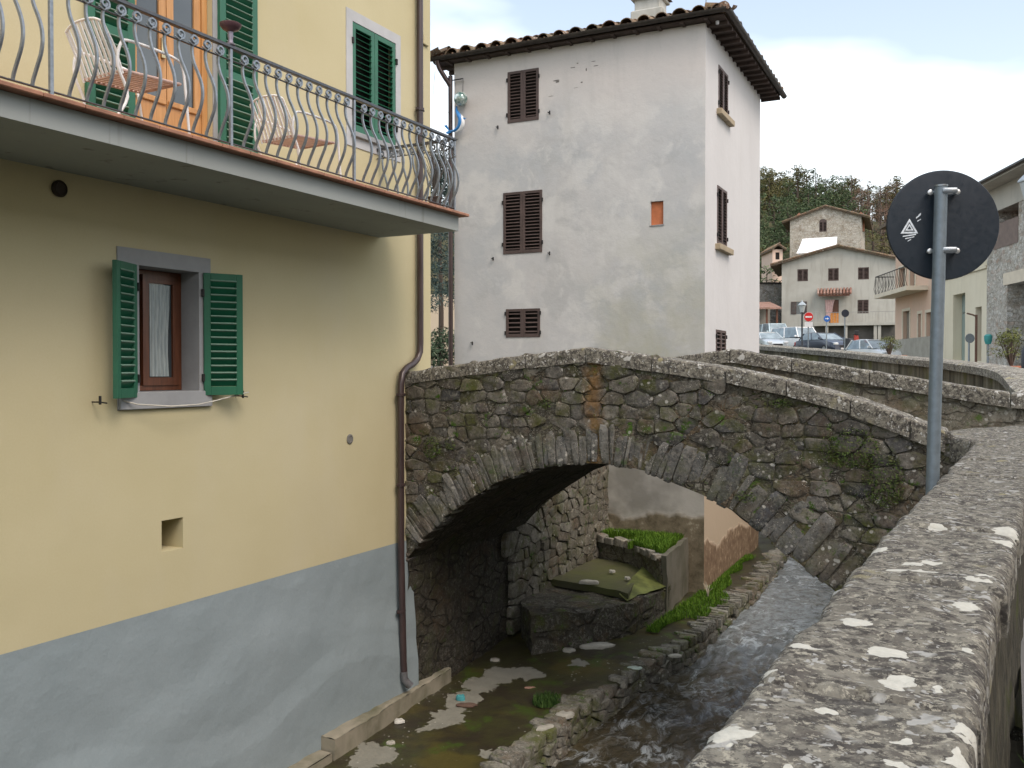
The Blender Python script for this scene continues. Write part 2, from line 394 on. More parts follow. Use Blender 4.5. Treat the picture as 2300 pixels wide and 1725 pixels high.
# quay path beside the yellow house
qm = Mt('quay_concrete', .8, 0, .4)
def qp(u, v, z=None):
    y = 10.0
    for _ in range(8):
        zz = qz(y) if z is None else z; d = ray(u, v); t = zz / d.z; y = d.y * t
    return d.x * t, y
dryp = []
for cx_, cy_, rx_, ry_ in ((1350, 780, 150, 1.6), (1250, 860, 90, 1.5), (1460, 640, 140, 1.3), (1620, 520, 170, 1.2), (1780, 420, 150, 1.1), (1980, 400, 170, .6), (740, 1090, 210, 1.0), (620, 1150, 120, 1.0), (1700, 1060, 80, .8), (2420, 330, 90, .7)):
    a_, b_ = qp(640 + cx_ / 3.687, 1400 + cy_ / 3.687); rr_ = rx_ / 3.687 / F * math.hypot(a_, b_); dryp.append((a_, b_, rr_, rr_ * ry_))
qv = qm.co(warp=.5, wscale=1.6)
pn = qm.noise(.75, 3, .5, qm.co(warp=.35, wscale=2.5, loc=(.35, .55, 0))); v0 = qm.co(warp=.34, wscale=3.2); wn = qm.n('ShaderNodeTexNoise'); wn.inputs['Scale'].default_value = 11; wn.inputs['Detail'].default_value = 5; qm.lk(v0, wn.inputs['Vector']); ws = qm.n('ShaderNodeVectorMath', operation='SCALE'); ws.inputs['Scale'].default_value = .30; qm.lk(wn.outputs['Color'], ws.inputs[0]); wa = qm.n('ShaderNodeVectorMath', operation='ADD'); qm.lk(v0, wa.inputs[0]); qm.lk(ws.outputs[0], wa.inputs[1]); v = wa.outputs[0]; acc = None
for a_, b_, c_, d_ in dryp:
    mp_ = qm.n('ShaderNodeMapping', vector_type='TEXTURE'); qm.lk(v, mp_.inputs[0]); mp_.inputs['Location'].default_value = (a_ + .15, b_ + .15, qz(b_) + .15); mp_.inputs['Scale'].default_value = (c_, d_, .8)
    ln = qm.n('ShaderNodeVectorMath', operation='LENGTH'); qm.lk(mp_.outputs[0], ln.inputs[0]); acc = ln.outputs['Value'] if acc is None else qm.math('MINIMUM', acc, ln.outputs['Value'])
dry = qm.ramp(acc, [(.95, 1.0), (1.02, 0.0)])
wet = qm.mix(qm.ramp(qm.noise(2.2, 5, .65), [(.4, 0.0), (.62, .9)]), (.032, .026, .016), (.050, .050, .018))
gs = qm.noise(.9, 4, .6, qm.co(loc=(3, 1, 0))); wet = qm.mix(qm.ramp(gs, [(.55, 0.0), (.66, .7)]), wet, (.09, .075, .018))
wet = qm.mix(qm.ramp(qm.noise(2.6, 5, .7, qm.co(loc=(1, 6, 0))), [(.56, 0.0), (.64, .7)]), wet, (.05, .085, .012))
dryc = qm.mix(qm.noise(6, 5, .65), (.15, .145, .115), (.26, .255, .21))
q = qm.mix(dry, wet, dryc)
pebb = qm.vor(16, 'F1', qm.co(warp=.05)); pf = qm.math('MULTIPLY', qm.ramp(pebb, [(.14, 1.0), (.2, 0.0)]), qm.ramp(qm.noise(2.4, 3, .6, qm.co(loc=(7, 7, 0))), [(.56, 0.0), (.64, .8)]))
q = qm.mix(pf, q, (.42, .41, .36)); qm.col(q)
qm.rgh(qm.ramp(dry, [(0, .42), (1, .9)]))
b = qm.bump(qm.noise(8, 6, .65), .35, .02); qm.bump(qm.noise(70, 3, .6), .3, .004, b)
qm = qm.mat
mb = MB()
mb.grid(40, 260, lambda a, b: (lerp(-6.62, qedge(1 + 22 * b), a), 1 + 22 * b, qz(1 + 22 * b) + .02 * mnoise.noise(Vector((a * 3, b * 40, 0))) + .012 * mnoise.noise(Vector((a * 12, b * 180, 3))) - (.03 if a == 1 else 0)))
mb.build('quay_path', qm, kind='structure', smooth=True)

stone_dark = stone_mat('rubble_stone_loose', GREYS, moss=.5, lichen=.7, dark=.95)
stone_joint = stone_mat('rubble_masonry', [(.10, .095, .08), (.19, .175, .135), (.13, .12, .10), (.25, .23, .19), (.14, .115, .08)], moss=.6, lichen=.5, joint=True, seed=2.0)
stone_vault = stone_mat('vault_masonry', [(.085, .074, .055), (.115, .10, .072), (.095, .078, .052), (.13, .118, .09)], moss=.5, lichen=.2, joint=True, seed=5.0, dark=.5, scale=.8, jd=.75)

def chaikin(p):
    o = []; n = len(p)
    for i in range(n):
        a, b = p[i], p[(i + 1) % n]
        o += [(a[0] * .86 + b[0] * .14, a[1] * .86 + b[1] * .14), (a[0] * .14 + b[0] * .86, a[1] * .14 + b[1] * .86)]
    return o
def stone(mb, poly, mapf, depth=.03, base=-.03, jit=.006, tint=None, rounds=2):
    if len(poly) < 3: return
    # drop tiny edges
    pp = [p for i, p in enumerate(poly) if (abs(p[0] - poly[i - 1][0]) + abs(p[1] - poly[i - 1][1])) > .006]
    if len(pp) < 3: return
    for _ in range(rounds): pp = chaikin(pp)
    cx = sum(p[0] for p in pp) / len(pp); cy = sum(p[1] for p in pp) / len(pp)
    pp = [(p[0] + rnd(-jit, jit), p[1] + rnd(-jit, jit)) for p in pp]
    mb.tint = random.random() if tint is None else tint
    sx, sy = rnd(-.35, .35), rnd(-.35, .35)
    n = len(pp); vs = []
    for sc, d in ((1.0, base), (1.0, depth * .62), (.955, depth * .97), (.6, depth * 1.02)):
        for p in pp:
            a, b = cx + (p[0] - cx) * sc, cy + (p[1] - cy) * sc
            dd = d
            if d > 0: dd = d + ((a - cx) * sx + (b - cy) * sy) * .35 + mnoise.noise(Vector((a * 16, b * 16, mb.tint * 50))) * .010
            vs.append(mapf(a, b, dd))
    vs.append(mapf(cx, cy, depth * 1.05)); fs = []
    for r in range(3):
        for i in range(n):
            j = (i + 1) % n; fs.append((r * n + i, r * n + j, (r + 1) * n + j, (r + 1) * n + i))
    for i in range(n): fs.append((3 * n + i, 3 * n + (i + 1) % n, 4 * n))
    mb.add(vs, fs)
def rubble(mb, x0, x1, z0, z1, keep, mapf, cw=.24, ch=.15, gap=.010, depth=(.012, .05), base=-.03):
    ar = cw / ch; pts = []
    nr = int((z1 - z0) / ch)
    for r in range(-1, nr + 2):
        k = x0 - cw
        off = rnd(0, cw)
        while k < x1 + cw:
            w = cw * random.choice([.3, .45, .6, .8, 1, 1.3, 1.7, 2.1])
            pts.append(((k + w / 2 + off), (z0 + (r + .5) * ch + rnd(-.24, .24) * ch) * ar)); k += w
    P = np.array(pts)
    for i in range(len(P)):
        x, z = P[i]
        if not keep(x, z / ar): continue
        d = np.hypot(P[:, 0] - x, P[:, 1] - z); idx = np.argsort(d)[1:16]
        poly = [(x - cw * 1.4, z - cw), (x + cw * 1.4, z - cw), (x + cw * 1.4, z + cw), (x - cw * 1.4, z + cw)]
        for j in idx:
            nx, nz_ = P[j][0] - x, P[j][1] - z; L = math.hypot(nx, nz_)
            if L < 1e-6: continue
            nx /= L; nz_ /= L; poly = clip(poly, nx, nz_, x * nx + z * nz_ + L / 2 - gap)
            if len(poly) < 3: break
        if len(poly) < 3: continue
        poly = [(a, b / ar) for a, b in poly]
        stone(mb, poly, mapf, rnd(*depth), base)

# quay retaining wall with its ragged top course
qw = empty('quay_wall', (-4.2, 12, QZ), label='low rubble retaining wall holding the quay path above the stream', cat='retaining wall')
mb = MB()
mb.grid(200, 4, lambda a, b: (qedge(1 + 22 * a) + .0 - .02, 1 + 22 * a, lerp(-4.9, qz(1 + 22 * a) - .02, b)))
mb.build('wall_core', stone_joint, qw)
random.seed(11); mb = MB()
rubble(mb, 1.2, 22.5, -4.65, QZ - .06, lambda a, b: b < qz(a) - .09, lambda a, b, d: (qedge(a) - .01 + d, a, b), cw=.22, ch=.11, depth=(.02, .08))
y = 1.2
while y < 22.5:                                  # flat coping stones laid across the edge
    L = rnd(.10, .34) if not 12.8 < y < 18.5 else rnd(.07, .13); wd = rnd(.16, .42)
    e = qedge(y + L / 2) + rnd(.0, .06); gap = .012
    poly = [(e - wd + rnd(-.03, .03), y + gap), (e + rnd(-.03, .02), y + gap), (e + rnd(-.03, .02), y + L - gap), (e - wd + rnd(-.04, .04), y + L - gap)]
    h0 = qz(y) + rnd(-.012, .02)
    stone(mb, poly, lambda a, b, d, h0=h0: (a, b, h0 + d), rnd(.012, .04), -.09, .008)
    y += L
mb.build('stonework', stone_mat('quay_stone', [(.14, .135, .11), (.25, .24, .20), (.18, .17, .14), (.33, .32, .27)], moss=.9, lichen=.6, seed=4.0), qw, smooth=55)

# river walls: left (under the yellow house and the street), right (under the parapet)
lw = empty('river_wall', (-6.5, 13, QZ), label='tall rough stone wall rising from the quay behind the bridge arch', cat='wall')
def rough(fn, amp=.03, sc=3.0):
    def g(a, b):
        p = Vector(fn(a, b)); d = mnoise.noise(p * sc) * amp + mnoise.noise(p * sc * 3.1) * amp * .5
        return (p.x + d, p.y + d * .3, p.z)
    return g
mb = MB(); mb.grid(90, 40, rough(lambda a, b: (lerp(-6.47, -6.40, a), lerp(12.36, 15.9, a), lerp(QZ - .3, -.72, b)), .05))
mb.build('wall_core', stone_joint, lw, smooth=True)
random.seed(5); mb = MB()
rubble(mb, 12.3, 15.85, QZ, -.85, lambda a, b: -3.9 < b < -.85, lambda a, b, d: (-6.42 + d + .03 * mnoise.noise(Vector((a, b, 0)) * 1.5), a, b), cw=.24, ch=.17, depth=(.0, .035), base=-.06)
mb.build('stonework', stone_mat('river_stone', [(.17, .155, .11), (.30, .28, .22), (.21, .19, .14), (.38, .36, .29), (.15, .12, .085)], moss=.8, lichen=.6, seed=7.0, dark=.72), lw, smooth=55)

# terrace blocks in the corner below the white house
tm = stone_mat('terrace_stone', [(.13, .12, .085), (.20, .185, .13)], moss=.8, lichen=.25, joint=True, seed=3.5)
alg = Mt('algae_concrete', .75, 0, .4)
alg.col(alg.mix(alg.ramp(alg.noise(1.3, 4, .6), [(.35, 0.0), (.6, 1.0)]), (.075, .07, .042), alg.mix(alg.noise(5, 4, .6), (.065, .072, .022), (.095, .10, .035))))
alg.bump(alg.noise(14, 5, .6), .4, .02); alg = alg.mat
pl = empty('stone_platform', (-5.4, 13.6, QZ), label='low concrete platform with green algae under the bridge beside the quay path', cat='platform')
MB().prism([(-6.45, 12.35), (-5.85, 11.55), (-5.3, 12.1), (-4.86, 12.85), (-4.74, 14.2), (-4.95, 14.9), (-6.45, 15.5)], QZ - .3, QZ + .42).build('base', stone_mat('platform_side', [(.055, .05, .036), (.09, .082, .06), (.07, .062, .04)], moss=.9, lichen=.3, joint=True, seed=6.5, scale=.45, dark=.8, jd=.9), pl, rough=(4, .05), smooth=40)
mb = MB(); mb.prism([(-6.45, 13.35), (-5.22, 13.12), (-4.98, 13.0), (-5.45, 14.95), (-6.45, 15.2)], QZ + .43, QZ + .53); mb.build('slab', alg, pl, rough=(3, .015), smooth=40)
mb = MB(); mb.add([(-5.15, 13.05, QZ + .50), (-4.98, 12.96, QZ + .44), (-4.74, 14.1, QZ + .46), (-4.80, 14.35, QZ + .60), (-5.38, 14.8, QZ + .62)], [(0, 1, 2, 3, 4)])
mb.build('ramp', simple('green_algae', (.12, .135, .035), .8, 0, .45, 5, .5), pl, rough=(4, .03), smooth=60)
tr = empty('grass_terrace', (-5.5, 15.3, QZ), label='small stone walled terrace overgrown with bright grass below the white house', cat='terrace')
tpoly = [(-6.45, 15.3), (-5.55, 14.85), (-4.85, 14.05), (-4.80, 14.10), (-4.99, 15.9), (-6.45, 15.8)]
MB().prism(tpoly, QZ - .05, QZ + .87).build('wall', tm, tr, rough=(4, .03), smooth=40)
random.seed(8); mb = MB()
edge = [(-6.4, 15.28), (-5.55, 14.85), (-4.86, 14.10)]
for (ax, ay), (bx, by) in zip(edge, edge[1:]):
    L = math.hypot(bx - ax, by - ay); k = 0
    while k < L - .1:
        w = rnd(.15, .35); cx_, cy_ = ax + (bx - ax) * (k + w / 2) / L, ay + (by - ay) * (k + w / 2) / L
        a_ = math.atan2(by - ay, bx - ax); c_, s_ = math.cos(a_), math.sin(a_)
        poly = [(cx_ + c_ * dx - s_ * dy, cy_ + s_ * dx + c_ * dy) for dx, dy in ((-w / 2, -.07), (w / 2 - .01, -.08), (w / 2 - .01, .09), (-w / 2, .08))]
        stone(mb, poly, lambda a, b, d: (a, b, QZ + .88 + d), rnd(.02, .07), -.06, .008); k += w
mb.build('coping_stones', stone_mat('pale_rubble', [(.24, .23, .19), (.38, .36, .31), (.30, .28, .23)], moss=.4, lichen=.6, seed=1.0), tr, smooth=55)
mb = MB(); mb.prism([(-4.82, 14.05), (-4.73, 14.02), (-4.92, 15.76), (-5.01, 15.76)], QZ, QZ + .93)
mb.build('side_wall', stucco('cement_render', (.15, .14, .11), (.07, .07, .04), .8, .9, 2.0), tr, rough=(4, .02), smooth=40)

# ================================================================== STONE BRIDGE
BY, BYB = 9.45, 12.0
CAPT = [(-6.52, -.03), (-5.94, .037), (-5.04, .153), (-4.3, .225), (-4.109, .244), (-3.9, .222), (-3.183, .115), (-2.5, .009), (-1.785, -.14), (-1.44, -.232), (-.974, -.39), (-.64, -.53), (-.479, -.575), (-.2, -.615), (.3, -.615)]
INTR = [(-6.62, -2.5), (-6.57, -2.402), (-6.287, -2.071), (-5.969, -1.777), (-5.622, -1.543), (-5.262, -1.315), (-4.692, -1.106), (-4.145, -1.03), (-3.829, -1.025), (-3.45, -1.07), (-3.18, -1.17), (-2.795, -1.30), (-2.493, -1.435), (-2.218, -1.617), (-1.993, -1.80), (-1.545, -2.10), (-1.15, -2.45), (-.85, -2.9), (-.70, -3.5), (-.66, -4.6)]
def capt(x): return interp(CAPT, x)
def capd(x): return interp([(-6.5, .145), (-4.2, .165), (-2.7, .155), (-1.8, .15), (-.6, .20), (0, .2)], x)
bridge = empty('stone_bridge', (-3.8, 10.9, -1), label='old humpbacked stone footbridge arching over the stream beside the yellow house', cat='bridge')
ip = INTR
def arcp(t):                                     # t in arc length along the intrados
    for (a, b) in zip(ip, ip[1:]):
        L = math.hypot(b[0] - a[0], b[1] - a[1])
        if t <= L: return (a[0] + (b[0] - a[0]) * t / L, a[1] + (b[1] - a[1]) * t / L), ((b[0] - a[0]) / L, (b[1] - a[1]) / L)
        t -= L
    return ip[-1], (0, -1)
ALEN = sum(math.hypot(b[0] - a[0], b[1] - a[1]) for a, b in zip(ip, ip[1:]))
def intr(x): return interp(INTR, x)
def spandrel(y, top, drop=.0):
    mb = MB(); xs = [-6.6 + 6.6 * i / 130 for i in range(131)] 
    xs = [x for x in xs if x < -.66] + [-.665, -.655, -.3, .0]
    vs = []
    for x in xs: vs += [(x, y, intr(x) - drop if x < -.66 else -4.6), (x, y, top(x))]
    mb.add(vs, [(2 * i, 2 * i + 2, 2 * i + 3, 2 * i + 1) for i in range(len(xs) - 1)]); return mb
mort = stone_mat('bridge_mortar', [(.07, .062, .045), (.115, .105, .08)], moss=.9, lichen=.8, joint=True, seed=9.0, scale=2.6, orange=(-4.02, .14, (.22, .115, .03), .6))
mb = spandrel(BY - .006, lambda x: capt(x) - .1)
xs = [-6.6 + 6.6 * i / 60 for i in range(61)]
for y0, y1, zf0, zf1 in ((BY + .40, BY + .40, lambda x: capt(x) - .1, lambda x: capt(x) - .95),):
    mb.add([p for x in xs for p in ((x, y0, zf0(x)), (x, y1, zf1(x)))], [(2 * i, 2 * i + 1, 2 * i + 3, 2 * i + 2) for i in range(60)])
mb.build('spandrel_core', mort, bridge)
random.seed(21)
def ext_ok(x, z):
    # outside the ring of voussoirs?
    best = 9
    for i in range(0, 60):
        p, tn = arcp(ALEN * i / 59); best = min(best, math.hypot(p[0] - x, p[1] - z))
    return best > .40
mb = MB()
rubble(mb, -6.55, .0, -4.3, .3, lambda a, b: b < capt(a) - .06 and a < .0 and b > intr(min(a, -.7)) + .2 and ext_ok(a, b), lambda a, b, d: (a, BY - d, b), cw=.24, ch=.14, gap=.008, depth=(.004, .034))
mb.build('spandrel_stonework', stone_mat('bridge_stone', [(.05, .048, .045), (.24, .225, .19), (.12, .115, .11), (.36, .335, .28), (.15, .12, .085), (.075, .08, .088), (.27, .25, .215), (.10, .085, .06)], moss=1.0, lichen=1.0, seed=1.5, dark=.74, orange=(-4.02, .14, (.22, .115, .03), .6)), bridge, smooth=60)
mb = MB(); t = .05
while t < ALEN - 1.0:
    (px, pz), _ = arcp(t); frac = (px + 6.5) / 5.5
    w = rnd(.035, .10) if px < -3.3 else rnd(.06, .19)
    L = rnd(.28, .46) if px < -3.3 else rnd(.36, .60)
    a, ta = arcp(t + .005); b_, tb = arcp(t + w - .005)
    tm_ = ((ta[0] + tb[0]) / 2, (ta[1] + tb[1]) / 2); nn = (-tm_[1], tm_[0])
    if nn[1] < 0 and px < -1: nn = (-nn[0], -nn[1])
    sk = rnd(-.02, .02); i0 = rnd(-.025, .02)
    poly = [(a[0] + nn[0] * i0, a[1] + nn[1] * i0), (b_[0] + nn[0] * i0, b_[1] + nn[1] * i0), (b_[0] + nn[0] * L + tm_[0] * (.02 + sk), b_[1] + nn[1] * L + tm_[1] * (.02 + sk)), (a[0] + nn[0] * (L + rnd(-.04, .04)) + tm_[0] * sk, a[1] + nn[1] * L + tm_[1] * sk)]
    stone(mb, poly, lambda p, q, d: (p, BY - d, q), rnd(.004, .034), -.25, .008, rounds=1); t += w
mb.build('arch_ring', stone_mat('voussoir_stone', [(.125, .13, .132), (.21, .205, .185), (.155, .155, .15), (.27, .265, .24), (.105, .11, .12)], moss=.5, lichen=1.0, seed=12.0, dark=.84, brown=.35), bridge, smooth=60)
mb = MB()                                        # soffit and far spandrel
nA = 70
def vfn(a, b):
    (x, z), _ = arcp(ALEN * a); y = lerp(BY + .01, BYB + .4, b)
    p = Vector((x, y, z)); d = mnoise.noise(p * 3) * .03
    return (x + .0, y, z - .10 * b + d)
mb.grid(nA, 40, vfn)
mb.grid(50, 20, rough(lambda a, b: (-6.49, lerp(9.46, 12.4, a), lerp(QZ - .4, -2.3, b)), .035))
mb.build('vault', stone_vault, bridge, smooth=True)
FCAP = [(-6.52, -.03), (-5.4, .02), (-3.796, .177), (-3.4, .24), (-3.197, .265), (-3.0, .25), (-2.563, .165), (-.816, -.131), (.134, -.285), (.6, -.33)]
def fcap(x): return interp(FCAP, x)
mb = spandrel(BYB + .4, lambda x: fcap(x) - .08, .12); mb.build('far_spandrel', stone_joint, bridge)
mb = MB(); xs = [-6.6 + 7.3 * i / 70 for i in range(71)]
mb.add([p for x in xs for p in ((x, BYB + .02, fcap(x) - .08), (x, BYB + .02, fcap(x) - 1.3))], [(2 * i, 2 * i + 1, 2 * i + 3, 2 * i + 2) for i in range(70)])
mb.build('far_parapet', stone_mat('far_parapet_stone', [(.13, .12, .09), (.22, .205, .16), (.17, .155, .115), (.29, .275, .225)], moss=.6, lichen=.7, joint=True, seed=15.0, scale=.9), bridge)
mb = MB(); xs = [-6.6 + 7.0 * i / 60 for i in range(61)]
mb.add([p for x in xs for p in ((x, BY + .3, capt(x) - .85), (x, BYB + .1, capt(x) * .5 + fcap(x) * .5 - .85))], [(2 * i, 2 * i + 2, 2 * i + 3, 2 * i + 1) for i in range(60)])
mb.build('deck', simple('deck_cobble', (.22, .21, .18), .9, 0, .3, 6, .5), bridge)

def capmat(name, seed, patches=(), speck=.9, tone=1.0, white=.45):
    m = Mt(name, .93, 0, .2)
    t = lambda *c: tuple(q * tone for q in c)
    base = m.ramp(m.noise(3.0, 7, .68, m.co(warp=.25, wscale=3, loc=(seed, 0, 0))), [(.32, t(.060, .056, .050)), (.44, t(.115, .105, .092)), (.54, t(.18, .168, .14)), (.60, t(.10, .095, .086)), (.72, t(.15, .14, .122))])
    base = m.mix(m.ramp(m.noise(14, 6, .72, m.co(loc=(1, seed, 0))), [(.47, 0.0), (.55, .72)]), base, t(.285, .272, .225))
    base = m.mix(m.ramp(m.noise(24, 6, .72, m.co(loc=(1, seed, 4))), [(.505, 0.0), (.565, .85)]), base, t(.055, .050, .046))
    base = m.mix(m.ramp(m.noise(38, 5, .75, m.co(loc=(8, seed, 4))), [(.55, 0.0), (.595, speck)]), base, t(.40, .38, .31))
    y = m.math('MULTIPLY', m.ramp(m.vor(5, 'F1', m.co(warp=.2, wscale=7, loc=(seed, 4, 2))), [(.16, 1.0), (.24, 0.0)]), m.ramp(m.noise(2.5, 2), [(.5, 0.0), (.6, .75)]))
    base = m.mix(y, base, t(.33, .30, .17))
    for sc, r, hi, ds in ((5.5, .20, white * .8, .16), (12, .30, white * .85, .10), (30, .33, white * .8, .05)):
        d = m.vor(sc, 'F1', m.co(warp=ds * 1.2, wscale=sc * 1.6, loc=(seed, 2, 1))); mask = m.ramp(m.noise(sc * .45, 2, .5, m.co(loc=(seed * 2, sc, 0))), [(.53, 0.0), (.57, 1.0)])
        base = m.mix(m.math('MULTIPLY', m.ramp(d, [(r * .82, 1.0), (r, 0.0)]), mask), base, m.mix(m.noise(40, 3, .6), t(hi, hi, hi * .93), t(hi * 1.35, hi * 1.35, hi * 1.27)))
    if patches:
        v = m.co(warp=.075, wscale=17); v2 = m.n('ShaderNodeVectorMath', operation='ADD'); m.lk(v, v2.inputs[0])
        nz2 = m.n('ShaderNodeTexNoise'); nz2.inputs['Scale'].default_value = 45; m.lk(m.co(), nz2.inputs['Vector'])
        s2 = m.n('ShaderNodeVectorMath', operation='SCALE'); s2.inputs['Scale'].default_value = .034; m.lk(nz2.outputs['Color'], s2.inputs[0]); m.lk(s2.outputs[0], v2.inputs[1])
        acc = None
        for px, py, rx, ry in patches:
            mp_ = m.n('ShaderNodeMapping', vector_type='TEXTURE'); m.lk(v2.outputs[0], mp_.inputs[0]); mp_.inputs['Location'].default_value = (px + .017, py + .017, -.62); mp_.inputs['Scale'].default_value = (rx, ry, .6)
            ln = m.n('ShaderNodeVectorMath', operation='LENGTH'); m.lk(mp_.outputs[0], ln.inputs[0])
            acc = ln.outputs['Value'] if acc is None else m.math('MINIMUM', acc, ln.outputs['Value'])
        base = m.mix(m.ramp(acc, [(.93, 1.0), (1.0, 0.0)]), base, m.mix(m.noise(50, 4, .7), (.34, .335, .29), (.56, .555, .50)))
    m.col(base)
    b = m.bump(m.noise(7, 6, .7), .6, .03); m.bump(m.noise(60, 4, .7), .55, .006, b)
    return m.mat

def capblock(mb, P0, P1, z0, z1, wl, wr, th, nu=24, amp=.012, rnd_=.035, endr=.012):
    """coping stone: from P0 to P1 (plan), half widths wl (left) and wr (right) of the line, rounded section"""
    P0, P1 = Vector((P0[0], P0[1])), Vector((P1[0], P1[1])); d = (P1 - P0); L = d.length; d.normalize(); nl = Vector((-d.y, d.x))
    sec = []
    r = rnd_
    sec.append((-1, -th, 0)); sec.append((-1, -th * .5, 0)); sec.append((-1, -r, 0))
    for k in range(1, 5): a = k / 4 * math.pi / 2; sec.append((-1, -r + r * math.sin(a), r - r * math.cos(a)))
    nt_ = 14
    for k in range(1, nt_): sec.append((-1 + 2 * k / nt_, 0, r))
    for k in range(4, 0, -1): a = k / 4 * math.pi / 2; sec.append((1, -r + r * math.sin(a), r - r * math.cos(a)))
    sec.append((1, -r, 0)); sec.append((1, -th * .5, 0)); sec.append((1, -th, 0))
    n = len(sec); base = len(mb.v); vs = []
    so_ = rnd(0, 50)
    us = [0, endr / L] + [endr / L + (1 - 2 * endr / L) * i / nu for i in range(1, nu)] + [1 - endr / L, 1]
    for u in us:
        e = -endr if u in (0, 1) else 0
        z = lerp(z0, z1, u)
        for sx, dz, ins in sec:
            w = (wl if sx < 0 else wr)
            lat = (-sx) * (w - (ins if abs(sx) == 1 else ins * abs(sx)))
            p = P0 + d * (L * u) + nl * lat
            q = Vector((p.x, p.y, z + dz + (e if dz > -r else 0)))
            k = Vector((q.x, q.y, q.z)) ; nn = mnoise.noise(k * 4 + Vector((so_, 0, 0))) * amp + mnoise.noise(k * 13) * amp * .5 + mnoise.noise(k * 37) * amp * .22
            q.z += nn * (1 if dz > -r * 1.01 else .2); q.x += nl.x * nn * (.8 if abs(sx) == 1 else 0) * (-sx); q.y += nl.y * nn * (.8 if abs(sx) == 1 else 0) * (-sx)
            vs.append(tuple(q))
    m_ = len(us); fs = [(i * n + k, i * n + k + 1, (i + 1) * n + k + 1, (i + 1) * n + k) for i in range(m_ - 1) for k in range(n - 1)]
    fs += [tuple(range(n)), tuple(range((m_ - 1) * n, m_ * n))]
    mb.add(vs, fs)

cap_b = capmat('bridge_cap_stone', 3.0, tone=.86, white=.58)
random.seed(31)
x = -6.5; i = 0
cuts = [-6.5, -5.55, -4.85, -4.11, -3.35, -2.55, -1.95, -1.35, -.82, -.52]
for a, b in zip(cuts, cuts[1:]):
    mb = MB(); th = capd((a + b) / 2)
    capblock(mb, (a + .006, BY + .19), (b - .006, BY + .19), capt(a) + .0, capt(b), .25 + .02 * (a > -2.6), .225 + (.02 if a > -2.6 else 0), th, 14, .014, .03)
    mb.build('cap_stone', cap_b, bridge, smooth=50)
for a, b in zip([-6.5, -5.3, -4.2, -3.2, -2.42, -1.5, -.75, .0], [-5.3, -4.2, -3.2, -2.42, -1.5, -.75, .0, .75]):
    mb = MB(); capblock(mb, (a + .006, BYB + .22), (b - .006, BYB + .22), fcap(a), fcap(b), .24, .25, .17, 14, .012, .03)
    mb.build('cap_stone', cap_b, bridge, smooth=50)

# ================================================================== NEAR PARAPET
par = empty('parapet_wall', (-.25, 4, -1.6), label='low stone parapet wall with a broad lichen spotted coping in the foreground', cat='parapet')
def pl_(y): return interp([(-2, -.50), (1.4, -.474), (3.4, -.438), (5.56, -.375), (9.78, -.255)], y)
def pr_(y): return interp([(-2, -.09), (1.6, -.05), (2.3, -.045), (3.0, -.012), (4.1, .033), (6, .10), (9.2, .22), (10.5, .30)], y)
def zpl(u, v):
    d = ray(u, v); return d * (-.63 / d.z)
patches = []
for cx_, cy_, w_, h_ in [(240, 755, 60, 40), (315, 890, 105, 32), (655, 710, 88, 38), (840, 905, 130, 40), (915, 1085, 100, 55), (1365, 605, 90, 38), (1360, 875, 50, 20), (1370, 1385, 90, 85), (1290, 1555, 85, 50), (480, 1265, 62, 26), (770, 245, 66, 26), (1165, 95, 60, 16), (1590, 195, 80, 20), (1610, 110, 92, 34), (1010, 328, 60, 17), (1125, 320, 64, 16), (900, 375, 80, 11), (1050, 377, 92, 10), (1460, 415, 60, 17), (1430, 445, 60, 17), (920, 1470, 70, 20), (1150, 1110, 46, 26), (950, 1650, 90, 34), (-208, 1415, 182, 80), (100, 1025, 36, 14), (175, 1660, 80, 20)]:
    u, v = 1700 + cx_ / 2.885, 1150 + cy_ / 2.885; c_ = zpl(u, v)
    rx = (zpl(u + w_ / 2.885, v) - c_).length; ry = max(rx * .8, abs((zpl(u, v + h_ / 2.885 * .9) - c_).length)); ry = min(ry, rx * 1.6)
    patches.append((c_.x, c_.y, rx, ry))
cap_n = capmat('parapet_cap_stone', 7.0, [(a, b, c * .92, d * .92) for a, b, c, d in patches], tone=.74, white=.42)
random.seed(41)
cuts = [-2.0, -.6, .75, 1.92, 3.02, 4.1, 5.15, 6.2, 7.3, 8.35, 9.18]
for a, b in zip(cuts, cuts[1:]):
    mb = MB(); ya, yb = a + .006, b - .006
    ca, cb = (pl_(a) + pr_(a)) / 2, (pl_(b) + pr_(b)) / 2; hw = (pr_((a + b) / 2) - pl_((a + b) / 2)) / 2 
    capblock(mb, (ca, ya), (cb, yb), -.63, -.63, hw, hw, .14, 80 if b < 5 else 30, .014, .04, .018)
    mb.build('cap_stone', cap_n, par, smooth=60)
mb = MB()                                        # corner block where the parapet meets the bridge
def cfn(a, b):
    y = lerp(9.19, 11.3, b); x = lerp(interp([(9.19, -.26), (9.45, -.50), (9.9, -.54), (10.6, -.15), (11.3, .25)], y), interp([(9.19, .22), (10, .45), (11.3, .75)], y), a)
    p = Vector((x, y, 0)); z = -.625 + .05 * max(0, min(1, (y - 9.4) / .6)) + .012 * mnoise.noise(p * 4) + .006 * mnoise.noise(p * 13)
    e = min(a, 1 - a, b, 1 - b); z -= .03 * max(0, 1 - e / .05) ** 2
    return (x, y, z)
mb.grid(30, 40, cfn)
g = len(mb.v)
rim = [i for i in range(31)] + [31 * j + 30 for j in range(1, 41)] + [31 * 40 + i for i in range(29, -1, -1)] + [31 * j for j in range(39, 0, -1)]
mb.v += [(mb.v[i][0], mb.v[i][1], mb.v[i][2] - .19) for i in rim]; nr = len(rim)
for i in range(nr): mb.f.append((rim[i], rim[(i + 1) % nr], g + (i + 1) % nr, g + i)); mb.t.append(.5)
mb.build('corner_cap_stone', cap_n, par, smooth=50)
